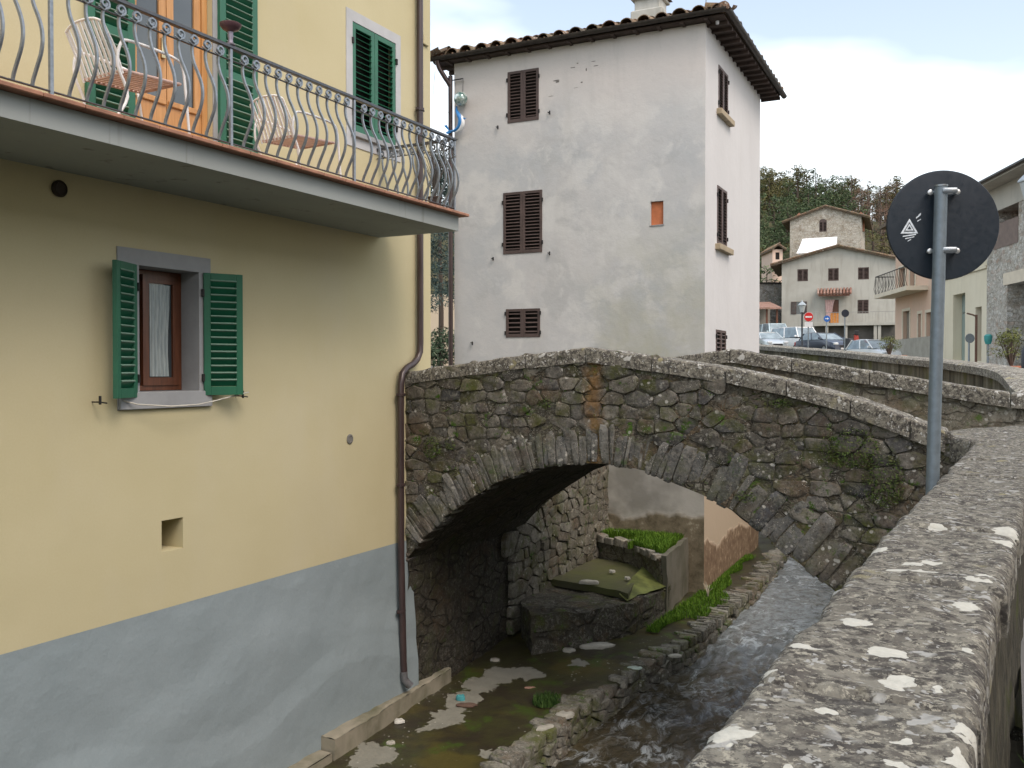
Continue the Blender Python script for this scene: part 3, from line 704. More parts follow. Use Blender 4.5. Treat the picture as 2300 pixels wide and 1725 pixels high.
wside = Mt('parapet_side', .95, 0, .2)
st = wside.noise(6, 5, .7, wside.co((1, 3, .3)))
wc = wside.ramp(st, [(.32, (.022, .020, .015)), (.52, (.065, .06, .045)), (.66, (.11, .10, .07)), (.8, (.24, .23, .19))])
wc = wside.mix(wside.ramp(wside.noise(3, 4, .6), [(.58, 0.0), (.68, .8)]), wc, (.06, .07, .02)); wside.col(wc)
wside.bump(wside.noise(12, 6, .7, wside.co((1, 1.5, .5))), .7, .04); wside = wside.mat
mb = MB()
mb.grid(160, 24, rough(lambda a, b: (pr_(lerp(-2, 10.4, a)) - .045, lerp(-2, 10.4, a), lerp(-1.7, -.75, b)), .02, 4))
mb.build('road_side', wside, par, smooth=True)
mb = MB(); mb.grid(120, 40, rough(lambda a, b: (pl_(lerp(-2, 9.6, a)) + .05, lerp(-2, 9.6, a), lerp(-4.6, -.75, b)), .03, 4))
mb.build('river_side', stone_joint, par, smooth=True)
mb = MB(); mb.grid(10, 10, lambda a, b: (lerp(.0, .55, a), 10.6, lerp(-1.7, -.75, b))); mb.grid(10, 10, lambda a, b: (lerp(.25, .6, a), lerp(10.4, 10.6, a), lerp(-1.7, -.75, b)))
mb.build('corner_side', stone_joint, par)

# wall along the far bank, curving away upstream
bw = empty('bank_wall', (TW[6].x, TW[6].y, 0), label='long streaked wall with pale coping curving away upstream in front of the parked cars', cat='wall')
def crv(pts, k=8):
    o = []
    for i in range(len(pts) - 1):
        p0, p1, p2, p3 = pts[max(i - 1, 0)], pts[i], pts[i + 1], pts[min(i + 2, len(pts) - 1)]
        for j in range(k):
            t = j / k; o.append(.5 * ((2 * p1) + (p2 - p0) * t + (2 * p0 - 5 * p1 + 4 * p2 - p3) * t * t + (3 * p1 - p0 - 3 * p2 + p3) * t ** 3))
    return o + [pts[-1]]
TC = crv(TW, 8)
mb = MB(); n = len(TC)
def tnorm(i):
    d = TC[min(i + 1, n - 1)] - TC[max(i - 1, 0)]; d.z = 0; d.normalize(); return Vector((d.y, -d.x, 0))   # away from the river (to the right of travel)
mb.grid(n - 1, 12, lambda a, b: tuple(TC[round(a * (n - 1))] * 1.0 + Vector((0, 0, -.1 - 4.2 * b ** 1.5)) + tnorm(round(a * (n - 1))) * .05))
mb.grid(n - 1, 2, lambda a, b: tuple(TC[round(a * (n - 1))] + Vector((0, 0, -.1 - 1.2 * b)) + tnorm(round(a * (n - 1))) * .40))
bwm = Mt('streaked_render', .95, 0, .2)
c = bwm.ramp(bwm.noise(4, 5, .65, bwm.co((1, 1, .12))), [(.32, (.045, .042, .030)), (.5, (.12, .11, .08)), (.7, (.25, .235, .18))])
c = bwm.mix(bwm.ramp(bwm.noise(.8, 3, .6), [(.55, 0.0), (.62, .6)]), c, (.12, .12, .03)); bwm.col(c); bwm.bump(bwm.noise(14, 5, .7), .6, .03)
mb.build('wall', bwm.mat, bw, smooth=True)
mb = MB()
capT = lambda a, b: tuple(TC[round(a * (n - 1))] + tnorm(round(a * (n - 1))) * lerp(-.03, .46, b) + Vector((0, 0, (-.03 if b in (0, 1) else 0) + .008 * mnoise.noise(TC[round(a * (n - 1))] * 5 + Vector((0, 0, b * 3))))))
mb.grid(n - 1, 8, capT)
mb.grid(n - 1, 1, lambda a, b: tuple(TC[round(a * (n - 1))] + tnorm(round(a * (n - 1))) * -.03 + Vector((0, 0, -.03 - .11 * b))))
mb.grid(n - 1, 1, lambda a, b: tuple(TC[round(a * (n - 1))] + tnorm(round(a * (n - 1))) * .46 + Vector((0, 0, -.03 - .11 * b))))
mb.build('coping', capmat('bank_cap_stone', 17.0, tone=1.15, white=.4), bw, smooth=50)

# ================================================================== TRAFFIC SIGN (seen from behind) on its post
sg = empty('traffic_sign', (0, 0, 0), label='round traffic sign seen from behind on a galvanised post beside the parapet', cat='traffic sign')
sp_top = at(2114, 421, 5.75); sp_bot = at(2092, 1180, 5.75)
galv = simple('galvanised_steel', (.30, .335, .36), .45, .75, .12, 30, .1)
ddir = (sp_bot - sp_top); sp_low = sp_top + ddir * (1.6)
MB().tube([sp_top, sp_low], .0385, 20).build('post', simple('weathered_post_steel', (.175, .215, .245), .5, .45, .14, 18, .1), sg, smooth=50)
MB().tube([sp_top + Vector((0, 0, .004)), sp_top + Vector((0, 0, .014))], .04, 20).build('post_cap', galv, sg, smooth=50)
cen = at(2117, 506, 5.83); fn = FW * 1.0 + RT * .08; fn.normalize(); 
rt = fn.cross(Vector((0, 0, 1))).normalized(); upv = rt.cross(fn).normalized()
dm = Matrix((( rt.x, upv.x, fn.x, cen.x), (rt.y, upv.y, fn.y, cen.y), (rt.z, upv.z, fn.z, cen.z), (0, 0, 0, 1)))
discm = Mt('dark_sign_back', .42, 0, .5)
discm.col(discm.mix(discm.ramp(discm.noise(3, 4, .6), [(.4, 0.0), (.7, .5)]), (.009, .017, .027), (.016, .027, .040)))
discm.rgh(discm.ramp(discm.noise(30, 4), [(.3, .34), (.7, .52)])); discm = discm.mat
mb = MB(dm); mb.lathe([(.31, -.012), (.337, -.010), (.342, 0), (.337, .010), (.30, .004), (.0, .004)][:5], 72); mb.build('disc', discm, sg, smooth=40)
mb = MB(dm); mb.lathe([(.32, .006), (.325, .012)], 72); mb.build('face', simple('sign_face_red', (.6, .05, .04), .4), sg)
for zz in (.195, -.167):
    mb = MB(dm)
    mb.cbox(-.108, zz - .012, -.048, .078, zz + .012, -.036, .003); mb.cbox(-.045, zz - .016, -.128, .045, zz + .016, -.110, .006)
    mb.build('clamp', galv, sg, smooth=40)
    for xx in (-.096, .066):
        mb = MB(dm); mb.lathe([(.012, -.066), (.017, -.063), (.017, -.052), (.009, -.050), (.009, -.02)], 12, Matrix.Translation((xx, zz, 0))); mb.build('bolt', simple('bright_zinc', (.62, .64, .64), .35, .8, .1, 40), sg, smooth=40)
# sticker: white triangle mark with small scribbles
stk = MB(dm); z_ = -.0145
def tri(cx_, cy_, r, z=z_, k=3, a0=90): return [(cx_ + r * math.cos(R(a0 + 360 / k * i)), cy_ + r * math.sin(R(a0 + 360 / k * i)), z) for i in range(k)]
def band(cx_, cy_, r0, r1):
    o = tri(cx_, cy_, r0); i_ = tri(cx_, cy_, r1); stk.add(o + i_, [(k, (k + 1) % 3, 3 + (k + 1) % 3, 3 + k) for k in range(3)])
band(-.205, -.02, .062, .040); band(-.205, -.018, .030, .014)
for dx, dy, w_, h_ in ((-.245, -.072, .08, .007), (-.23, -.086, .055, .006), (-.165, .040, .016, .010), (-.150, .052, .014, .014), (-.158, .022, .022, .006), (-.215, -.101, .02, .005)):
    stk.add([(dx, dy, z_), (dx + w_, dy + .012, z_), (dx + w_, dy + .012 + h_, z_), (dx, dy + h_, z_)], [(0, 1, 2, 3)])
stk.build('sticker', simple('worn_white_print', (.62, .68, .72), .6, 0, .25, 60), sg)

# ================================================================== YELLOW HOUSE
def facade(mb, x0, x1, z0, z1, ops, depth=.2, y=0.0):
    """wall sheet in local x,z with real openings (x0,x1,z0,z1) and reveals going y -> y+depth"""
    xs = sorted({x0, x1, *[q for o in ops for q in o[:2]]}); zs = sorted({z0, z1, *[q for o in ops for q in o[2:4]]})
    for a, b in zip(xs, xs[1:]):
        for c, d in zip(zs, zs[1:]):
            if any(o[0] <= a and b <= o[1] and o[2] <= c and d <= o[3] for o in ops): continue
            mb.add([(a, y, c), (b, y, c), (b, y, d), (a, y, d)], [(0, 1, 2, 3)])
    for o in ops:
        a, b, c, d = o[:4]; e = y + (o[4] if len(o) > 4 else depth)
        mb.add([(a, y, c), (b, y, c), (b, y, d), (a, y, d), (a, e, c), (b, e, c), (b, e, d), (a, e, d)], [(0, 1, 5, 4), (1, 2, 6, 5), (2, 3, 7, 6), (3, 0, 4, 7)])
def leaf(mb, w, h, n=16, fr=.05, th=.032, m=None, mids=(), ang=38, sw=.045):
    """louvred shutter leaf: local x 0..w, y 0..th, z 0..h"""
    f = lambda *a: mb.cbox(*a, b=.003, m=m)
    f(0, 0, 0, fr, th, h); f(w - fr, 0, 0, w, th, h); f(fr, 0, 0, w - fr, th, fr * 1.3); f(fr, 0, h - fr, w - fr, th, h)
    segs = []; z = fr * 1.3
    for q in mids: f(fr, 0, q * h - .035, w - fr, th, q * h + .035); segs.append((z, q * h - .035)); z = q * h + .035
    segs.append((z, h - fr)); tot = sum(b - a for a, b in segs)
    for a, b in segs:
        k = max(1, round(n * (b - a) / tot))
        for i in range(k):
            zc = a + (b - a) * (i + .5) / k; r = Matrix.Translation((0, th / 2, zc)) @ Matrix.Rotation(R(ang), 4, 'X')
            mb.tint = .4; mb.box(fr - .002, -sw / 2, -.004, w - fr + .002, sw / 2, .004, (m @ r) if m is not None else r)
            if ang < 0: mb.tint = 1.0; mb.box(fr - .001, -sw / 2 - .004, -.008, w - fr + .001, -sw / 2 + .004, .008, (m @ r) if m is not None else r)
            mb.tint = .5
def hinge(mb, x, z, y=-.01, m=None): mb.cbox(x - .012, y - .014, z - .035, x + .012, y + .012, z + .035, .003, m)

YX = -6.5
yf = Frame((YX, 0, 0), (0, 1)); ym = yf.m            # local x = world Y, local y = into the wall
yh = empty('yellow_house', (YX, 5, 0), label='yellow plastered house with grey base, green shutters and a long balcony', cat='house')
YT = 6.6
yel = Mt('yellow_plaster', .92, 0, .2)
c = yel.mix(yel.ramp(yel.noise(.7, 4, .55, yel.co(warp=.4, wscale=1)), [(.3, 0.0), (.7, 1.0)]), (.488, .440, .268), (.53, .482, .31))
c = yel.mix(yel.ramp(yel.noise(1.1, 4, .6, yel.co((1, 1, .5), loc=(4, 4, 4))), [(.5, 0.0), (.75, .45)]), c, (.525, .485, .35))
c = yel.mix(yel.ramp(yel.noise(60, 3, .6), [(.3, .12), (.7, 0.0)]), c, (.40, .32, .16)); yel.col(c)
b = yel.bump(yel.noise(2.2, 3, .5), .30, .03); yel.bump(yel.noise(90, 4, .65), .22, .004, b); yel = yel.mat
gry = Mt('grey_plinth_paint', .9, 0, .2)
c = gry.mix(gry.ramp(gry.noise(.8, 4, .55, gry.co(warp=.4)), [(.3, 0.0), (.7, 1.0)]), (.24, .29, .305), (.275, .325, .34))
c = gry.mix(gry.ramp(gry.noise(50, 3, .6), [(.3, .15), (.7, 0.0)]), c, (.15, .18, .2)); gry.col(c)
b = gry.bump(gry.noise(2.6, 4, .55), .45, .05); gry.bump(gry.noise(70, 4, .65), .3, .005, b); gry = gry.mat
ops = [(5.485, 6.145, -.19, .88, .30), (5.717, 5.955, -1.59, -1.315, .35), (5.405, 6.33, 1.74, 4.1, .22), (8.40, 9.23, 2.66, 3.88, .16)]
mb = MB(ym); facade(mb, .8, 9.994, -2.085, YT, ops)
mb.add([(9.994, 0, -4.3), (9.994, 7, -4.3), (9.994, 7, YT), (9.994, 0, YT)], [(0, 1, 2, 3)])
mb.add([(.8, 0, -4.3), (.8, 7, -4.3), (.8, 7, YT), (.8, 0, YT)], [(0, 1, 2, 3)])
mb.add([(.8, 7, -4.3), (9.994, 7, -4.3), (9.994, 7, YT), (.8, 7, YT)], [(0, 1, 2, 3)])
# small square hole: dark back wall
mb.add([(5.717, .35, -1.59), (5.955, .35, -1.59), (5.955, .35, -1.315), (5.717, .35, -1.315)], [(0, 1, 2, 3)])
mb.build('wall', yel, yh)
def bulge(x, z):
    k = max(0.0, min(1.0, (-2.7 - z + .35 * math.sin(x * .9 + 1) + .3 * mnoise.noise(Vector((x * .8, z * .6, 0)))) / .5)); k = k * k * (3 - 2 * k)
    r2 = max(0.0, min(1.0, (-3.2 - z + .2 * math.sin(x * 1.7)) / .25))
    d = .004 + .035 * k + .03 * r2 + .010 * mnoise.noise(Vector((x * 2.2, z * 2.2, 3)))
    p = Vector((x - 5.9, z + 3.0 - .0, 0)); L = math.hypot(p.x * 2.2, p.y)
    if L < .45: d += .014 * max(0, mnoise.noise(Vector((x * 24, z * 24, 0)))) * (1 - L / .45)
    return d * min(1, max(.12, (-2.085 - z) / .12))
mb = MB(ym); mb.grid(320, 90, lambda a, b: (lerp(.8, 9.6, a), -bulge(lerp(.8, 9.6, a), lerp(-2.085, -4.3, b)), lerp(-2.085, -4.3, b)))
mb.build('plinth', gry, yh, smooth=True)
tile_m = stone_mat('clay_roof_tile', [(.20, .10, .055), (.30, .16, .085), (.16, .10, .065), (.34, .22, .13), (.11, .085, .06)], moss=.35, lichen=.8, seed=2.2)
mb = MB(ym); mb.prism([(-.6, YT + .05), (-.6, YT + .12), (3.5, YT + 1.4), (7.6, YT + .12), (7.6, YT + .05), (3.5, YT + 1.3)], .4, 10.4, 'x'); mb.build('roof', tile_m, yh)
dark_in = simple('dark_interior', (.02, .018, .015), .9)
brown_wood = Mt('varnished_wood', .45, 0, .5)
brown_wood.col(brown_wood.ramp(brown_wood.noise(9, 5, .6, brown_wood.co((4, 4, .35))), [(.3, (.42, .20, .065)), (.7, (.58, .31, .12))])); brown_wood = brown_wood.mat
dk_wood = simple('dark_window_wood', (.12, .045, .022), .4, 0, .3, 8, .1, vs=(3, 3, .4))
gm = Mt('green_shutter_paint', .42, 0, .4); gm.col(gm.mix(gm.ramp(gm.attr(), [(.45, 0.0), (1, 1.0)]), gm.ramp(gm.noise(4, 4), [(.3, (.007, .092, .048)), (.7, (.011, .125, .064))]), (.17, .27, .21))); gm.bump(gm.noise(20, 3), .06, .003); green = gm.mat
green_l = simple('green_slat_paint', (.085, .20, .125), .42, 0, .15, 4, .06)
glass = Mt('window_glass', .03, 0, .9); glass.col(glass.ramp(glass.noise(1.2, 2), [(.3, (.035, .045, .05)), (.7, (.07, .085, .095))])); glass = glass.mat
surr = simple('grey_window_surround', (.29, .30, .305), .9, 0, .12, 3, .3)
curt = Mt('lace_curtain', .9, 0, .1); curt.col(curt.ramp(curt.noise(10, 3, .6, curt.co((4, 4, .4))), [(.3, (.26, .31, .32)), (.7, (.46, .51, .50))])); curt = curt.mat
iron = simple('black_iron', (.025, .024, .024), .6, .3, .2, 30)

# lower window, shutters open
def ring(mb, o, i, y0, y1):                      # picture-frame of four boxes, outer o inner i (x0,x1,z0,z1)
    mb.box(o[0], y0, i[3], o[1], y1, o[3]); mb.box(o[0], y0, o[2], o[1], y1, i[2]); mb.box(o[0], y0, i[2], i[0], y1, i[3]); mb.box(i[1], y0, i[2], o[1], y1, i[3])
w = empty('window', (YX, 5.8, .3)); w.parent = yh; w.matrix_parent_inverse = wmat(yh).inverted(); w['label'] = 'lower window with its green shutters folded open'
mb = MB(ym); ring(mb, (5.27, 6.285, -.338, 1.016), (5.485, 6.145, -.19, .88), -.012, .0); mb.build('surround', surr, w)
mb = MB(ym); mb.add([(5.486, .0, -.189), (6.144, .0, -.189), (6.144, .26, -.189), (5.486, .26, -.189), (5.486, .0, .879), (6.144, .0, .879), (6.144, .26, .879), (5.486, .26, .879)], [(0, 1, 2, 3), (1, 5, 6, 2), (4, 7, 6, 5), (0, 3, 7, 4)]); 
for i_, p in enumerate(list(mb.v)): pass
mb.build('reveal', surr, w)
mb = MB(ym); mb.cbox(5.275, -.035, -.335, 6.28, -.013, -.192, .004); mb.build('sill', surr, w, smooth=30)
mb = MB(ym)                                       # right-hand casement closed, left one opened inwards
ring(mb, (5.60, 6.14, -.185, .875), (5.635, 6.10, -.14, .835), .21, .27); mb.box(5.49, .21, -.185, 5.599, .27, -.14)
ring(mb, (5.70, 6.10, -.14, .835), (5.765, 6.03, -.07, .765), .195, .235)
mb.build('frame', dk_wood, w)
MB(ym).box(5.765, .216, -.07, 6.03, .222, .765).build('pane', glass, w)
mb = MB(ym); mb.grid(60, 4, lambda a, b: (lerp(5.775, 5.99 - .012 * math.sin(b * 5), a), .200 + .010 * math.sin(a * 34) * (.4 + .6 * (1 - b)), lerp(-.062, .755, b))); mb.build('curtain', curt, w, smooth=True)
mb = MB(ym); mb.box(5.40, .28, -.25, 6.20, .9, .95); mb.build('room', dark_in, w)
for (hx, sgn, ang_, nm) in ((5.452, -1, 25, 'left'), (6.185, 1, 27, 'right')):
    wd, h = .36, 1.115
    # leaf starts at the hinge and runs outwards; local x of the leaf maps to (sgn*cos, -sin)
    ca, sa = math.cos(R(ang_)), math.sin(R(ang_))
    if sgn > 0: lm = Matrix(((ca, -sa * -1, 0, hx), (-sa, ca, 0, -.03), (0, 0, 1, -.235), (0, 0, 0, 1)))
    else: lm = Matrix(((-ca, sa * -1, 0, hx), (-sa, ca, 0, -.03), (0, 0, 1, -.235), (0, 0, 0, 1)))
    mb = MB(ym @ lm); leaf(mb, wd, h, 15, .062, .040, ang=-52, sw=.072)
    sh = mb.build('shutter', green, w)
    mb = MB(ym @ lm)
    for zz in (.16, .93):
        mb = MB(ym @ lm); hinge(mb, -.008, zz, .0); mb.build('hinge', iron, sh)
mb = MB(ym); mb.tube([(5.28, -.02, -.25), (5.4, -.08, -.29), (5.7, -.15, -.315), (6.0, -.14, -.31), (6.25, -.1, -.285), (6.5, -.13, -.235), (6.62, -.15, -.215)], .006, 6)
mb.build('cable', simple('white_cable', (.55, .53, .46), .6), w, smooth=True)
for x_, z_q in ((5.03, -.26), (6.60, -.25)):
    mb = MB(ym); mb.tube([(x_, 0, z_q), (x_, -.09, z_q), (x_ + .06, -.1, z_q - .01)], .006, 6); mb.cbox(x_ - .012, -.11, z_q - .02, x_ + .004, -.09, z_q + .05, .003); mb.build('shutter_catch', iron, w)
# upper window, shutters closed
w = empty('window', (YX, 8.8, 3.2)); w.parent = yh; w.matrix_parent_inverse = wmat(yh).inverted(); w['label'] = 'upper window with both green shutters closed'
mb = MB(ym); ring(mb, (8.29, 9.33, 2.49, 4.0), (8.40, 9.23, 2.66, 3.88), -.010, .0); mb.build('surround', simple('pale_window_surround', (.44, .45, .455), .9, 0, .1, 3, .3), w)
for x_ in (8.402, 8.818):
    mb = MB(ym @ Matrix.Translation((x_, -.006, 2.665))); leaf(mb, .41, 1.212, 17, .062, .034, ang=30, sw=.050); sh = mb.build('shutter', green, w)
    mb = MB(ym @ Matrix.Translation((x_, -.006, 2.665)))
    for zz in (.2, 1.0):
        mb = MB(ym @ Matrix.Translation((x_, -.006, 2.665))); hinge(mb, -.006 if x_ < 8.5 else .416, zz); mb.build('hinge', iron, sh)
mb = MB(ym); mb.cbox(8.36, -.05, 2.60, 9.27, .02, 2.655, .005); mb.build('sill', surr, w)
MB(ym).box(8.40, .10, 2.66, 9.23, .16, 3.88).build('pane', dark_in, w)
# balcony door
w = empty('balcony_door', (YX, 5.85, 1.74)); w.parent = yh; w.matrix_parent_inverse = wmat(yh).inverted()
mb = MB(ym); ring(mb, (5.26, 6.39, 1.735, 4.24), (5.405, 6.33, 1.74, 4.1), -.010, .0); mb.build('surround', surr, w)
mb = MB(ym); ring(mb, (5.41, 6.325, 1.742, 4.09), (5.47, 6.265, 1.76, 4.02), .06, .13)
for a_, b_ in ((5.475, 5.862), (5.872, 6.26)):
    ring(mb, (a_, b_, 1.765, 4.015), (a_ + .075, b_ - .075, 2.33, 3.93), .075, .115)
    mb.cbox(a_ + .07, .085, 1.80, b_ - .07, .105, 2.34, .01); mb.cbox(a_ + .01, .055, 2.32, b_ - .01, .08, 2.37, .006)
mb.build('frame', brown_wood, w)
for a_, b_ in ((5.55, 5.787), (5.947, 6.185)): MB(ym).box(a_, .092, 2.33, b_, .098, 3.93).build('pane', glass, w)
MB(ym).box(5.41, .14, 1.742, 6.325, .22, 4.09).build('room', dark_in, w)
MB(ym).cbox(5.80, .05, 2.72, 5.84, .075, 2.90, .005).build('handle', simple('door_brass', (.5, .42, .25), .3, .9), w)
for x_, nm, yy in ((4.975, 'l', -.012), (6.385, 'r', -.012)):
    wd = .46 if nm == 'l' else .49
    mb = MB(ym @ Matrix.Translation((x_, yy - .034, 1.80))); leaf(mb, wd, 2.28, 30, .075, .040, mids=(.42,), ang=-50, sw=.074); sh = mb.build('shutter', green, w)
# vent holes, plaster details
mb = MB(ym @ Matrix.Translation((4.742, 0, 1.395)) @ Matrix.Rotation(R(90), 4, 'X')); mb.lathe([(.001, .0), (.062, .0), (.066, .022), (.052, .040), (.047, .025), (.001, .02)], 24); mb.build('round_vent', simple('dark_vent', (.03, .022, .016), .7), yh, smooth=40)
mb = MB(ym @ Matrix.Translation((8.337, 0, -.774)) @ Matrix.Rotation(R(90), 4, 'X')); mb.lathe([(.001, .0), (.052, .0), (.055, .010), (.040, .016), (.034, .009), (.001, .006)], 24); mb.build('round_vent', simple('grey_vent', (.16, .155, .14), .7), yh, smooth=40)
MB(ym).cbox(9.80, -.03, 4.05, 9.92, -.001, 4.17, .01).build('junction_box', yel, yh)
# curb at the foot of the wall
cm_ = stucco('curb_concrete', (.28, .255, .195), (.08, .085, .04), .8, .9, 2.5)
mb = MB(); mb.grid(8, 60, lambda a, b: (lerp(-6.50, interp([(7.7, -6.24), (9.2, -6.36), (10.4, -6.42)], lerp(7.75, 10.35, b)), a), lerp(7.75, 10.35, b), -3.89 + .012 * mnoise.noise(Vector((a * 3, b * 20, 0))) - (.012 if a == 1 else 0)))
mb.grid(8, 60, lambda a, b: (interp([(7.7, -6.24), (9.2, -6.36), (10.4, -6.42)], lerp(7.75, 10.35, b)) + .008 * mnoise.noise(Vector((a * 3, b * 20, 0))), lerp(7.75, 10.35, b), lerp(-4.3, -3.905, a)))
mb.add([(-6.5, 7.75, -4.3), (-6.24, 7.75, -4.3), (-6.24, 7.75, -3.905), (-6.5, 7.75, -3.89)], [(0, 1, 2, 3)])
mb.add([(-6.5, 10.35, -4.3), (-6.42, 10.35, -4.3), (-6.42, 10.35, -3.905), (-6.5, 10.35, -3.89)], [(0, 1, 2, 3)])
mb.grid(8, 60, lambda a, b: (lerp(-6.50, -6.26, a), lerp(3.0, 7.73, b), -4.03 + .012 * mnoise.noise(Vector((a * 3, b * 30, 5)))))
mb.grid(6, 60, lambda a, b: (-6.26 + .01 * mnoise.noise(Vector((a * 3, b * 30, 9))), lerp(3.0, 7.73, b), lerp(-4.3, -4.04, a)))
mb.build('curb', cm_, yh, smooth=40, rough=(1, .012))
# downpipe
pipe_m = Mt('brown_downpipe', .32, .15, .6); pipe_m.col(pipe_m.ramp(pipe_m.noise(6, 4, .6, pipe_m.co((1, 1, .3))), [(.3, (.036, .024, .024)), (.7, (.070, .046, .043))])); pipe_m = pipe_m.mat
dp = empty('downpipe', (YX, 9.6, 0)); dp.parent = yh; dp.matrix_parent_inverse = wmat(yh).inverted()
px_ = .062
pts = [(9.665, -px_, YT), (9.665, -px_, 3.0), (9.665, -px_, .34), (9.655, -px_, .22), (9.60, -px_, .13), (9.50, -px_, .065), (9.36, -px_ - .005, .02), (9.26, -px_ - .01, -.05), (9.225, -px_ - .015, -.17), (9.222, -px_ - .015, -.4), (9.222, -px_ - .015, -2.2), (9.232, -px_ - .04, -3.5), (9.24, -px_ - .05, -3.70), (9.27, -px_ - .09, -3.80)]
mb = MB(ym); mb.tube(pts, .040, 16); mb.build('pipe', pipe_m, dp, smooth=60)
for z_ in (-.30, -1.38, -2.9, 1.9, 3.2):
    yy = 9.222 if z_ < 0 else 9.665; o_ = px_ + (.015 if z_ < 0 else 0)
    mb = MB(ym); mb.lathe([(.047, z_ - .02), (.053, z_ - .016), (.053, z_ + .016), (.047, z_ + .02)], 16, Matrix.Translation((yy, -o_, 0))); mb.cbox(yy + .04, -o_ - .012, z_ - .012, yy + .085, .01, z_ + .012, .003); mb.cbox(yy - .075, -o_ - .008, z_ - .014, yy - .045, -o_ + .016, z_ + .014, .003)
    mb.build('bracket', pipe_m, dp, smooth=40)
mb = MB(ym); mb.tube([(9.232, -px_ - .04, -3.62), (9.24, -px_ - .05, -3.72), (9.28, -px_ - .11, -3.80)], .046, 16); mb.build('shoe', simple('pipe_shoe_zinc', (.24, .24, .25), .4, .7, .2, 20), dp, smooth=60)

# balcony
BX = 5.42 - 6.5                                   # local y of the slab front = -1.08
bal = empty('balcony', (YX, 5, 1.6)); bal.parent = yh; bal.matrix_parent_inverse = wmat(yh).inverted()
slabm = Mt('balcony_concrete_paint', .85, 0, .25)
c = slabm.mix(slabm.ramp(slabm.noise(1.4, 4, .6, slabm.co((1, .4, 1))), [(.35, 0.0), (.7, .7)]), (.315, .345, .335), (.25, .27, .255))
c = slabm.mix(slabm.math('MULTIPLY', slabm.ramp(slabm.noise(7, 3, .6, slabm.co((1, 1, .05))), [(.62, 0.0), (.72, .5)]), 1.0), c, (.10, .09, .065)); slabm.col(c)
slabm.bump(slabm.noise(30, 4, .6), .15, .004); slabm = slabm.mat
mb = MB(ym)
mb.prism([(.5, -1.08), (8.902, -1.08), (8.902, .0), (.5, .0)], 1.536, 1.697); mb.build('slab', slabm, bal)
terr = simple('terracotta_edge_tile', (.30, .15, .095), .7, 0, .25, 7, .3)
mb = MB(ym)
y = .5
while y < 8.95: mb.cbox(y + .002, -1.165, 1.701, min(y + .30, 9.0) - .002, -.86, 1.733, .006); y += .30
for k in range(4): mb.cbox(8.70, -.858 + k * .215, 1.701, 9.0, -.858 + k * .215 + .21, 1.733, .006)
mb.build('edge_tiles', terr, bal)
mb = MB(ym); mb.box(.5, -.86, 1.699, 8.70, 0, 1.728); mb.build('floor_tiles', simple('balcony_floor_tile', (.42, .28, .18), .8, 0, .15, 5, .2), bal)
# railing
rail_m = simple('wrought_iron', (.085, .088, .095), .34, .55, .2, 25)
bar_m = simple('grey_painted_bar', (.22, .25, .28), .30, .4, .2, 25)
rl = empty('railing', (YX, 5, 1.75)); rl.parent = bal; rl.matrix_parent_inverse = wmat(bal).inverted()
RY = -1.05; Z0 = 1.735
def rail_obj(mb, name, mat, **k): return mb.build(name, mat, bal, **k)
bpy.data.objects.remove(rl)
Y0b = .62; YE = 8.86
for nm, za, zb, hw in (('handrail', Z0 + .795, Z0 + .822, .022), ('scroll_rail', Z0 + .70, Z0 + .709, .011), ('bottom_rail', Z0 + .045, Z0 + .055, .011)):
    mb = MB(ym); mb.cbox(Y0b, RY - hw, za, YE + hw, RY + hw, zb, .003); mb.cbox(YE - hw, RY + hw + .001, za, YE + hw, -.001, zb, .003)
    rail_obj(mb, nm, rail_m)
for yy in (.785, 2.36, 3.93, 5.50, 7.07, YE):
    mb = MB(ym); mb.cbox(yy - .013, RY - .013, Z0 - .002, yy + .013, RY + .013, Z0 + .795, .003); rail_obj(mb, 'post', bar_m)
PR = [(.05, .0), (.09, .012), (.16, .048), (.24, .088), (.32, .105), (.40, .095), (.48, .062), (.55, .025), (.61, .004), (.66, -.004), (.70, .0)]
def baluster(M_):
    mb = MB(M_)
    P = crv([Vector((0, -o, z)) for z, o in PR], 3)
    mb.tube(P, .0135, 4, flat=(1.0, .85))
    # C-scroll under the handrail
    P = []
    for i in range(19):
        t = i / 18; a = R(-100 + 470 * t); r = .034 * (1 - .5 * t)
        P.append(Vector((.018 + r * math.cos(a) - .01 * t, -.004, .752 + r * math.sin(a))))
    mb.tube(P, .0125, 6)
    mb.tube([Vector((-.035, 0, .725)), Vector((-.020, -.012, .71)), Vector((0, -.016, .70)), Vector((.024, -.010, .715)), Vector((.034, 0, .735))], .006, 6)
    return mb
n = 0; yy = .785 + .131
while yy < YE - .06:
    if min(abs(yy - p) for p in (.785, 2.36, 3.93, 5.50, 7.07)) > .05:
        if yy > 2.9: rail_obj(baluster(ym @ Matrix.Translation((yy, RY, Z0))), 'baluster', bar_m, smooth=45)
    yy += .131
for k in range(7):
    M_ = ym @ Matrix.Translation((YE, RY + .14 * (k + 1) - .01, Z0)) @ Matrix.Rotation(R(90), 4, 'Z')
    rail_obj(baluster(M_), 'baluster', bar_m, smooth=45)

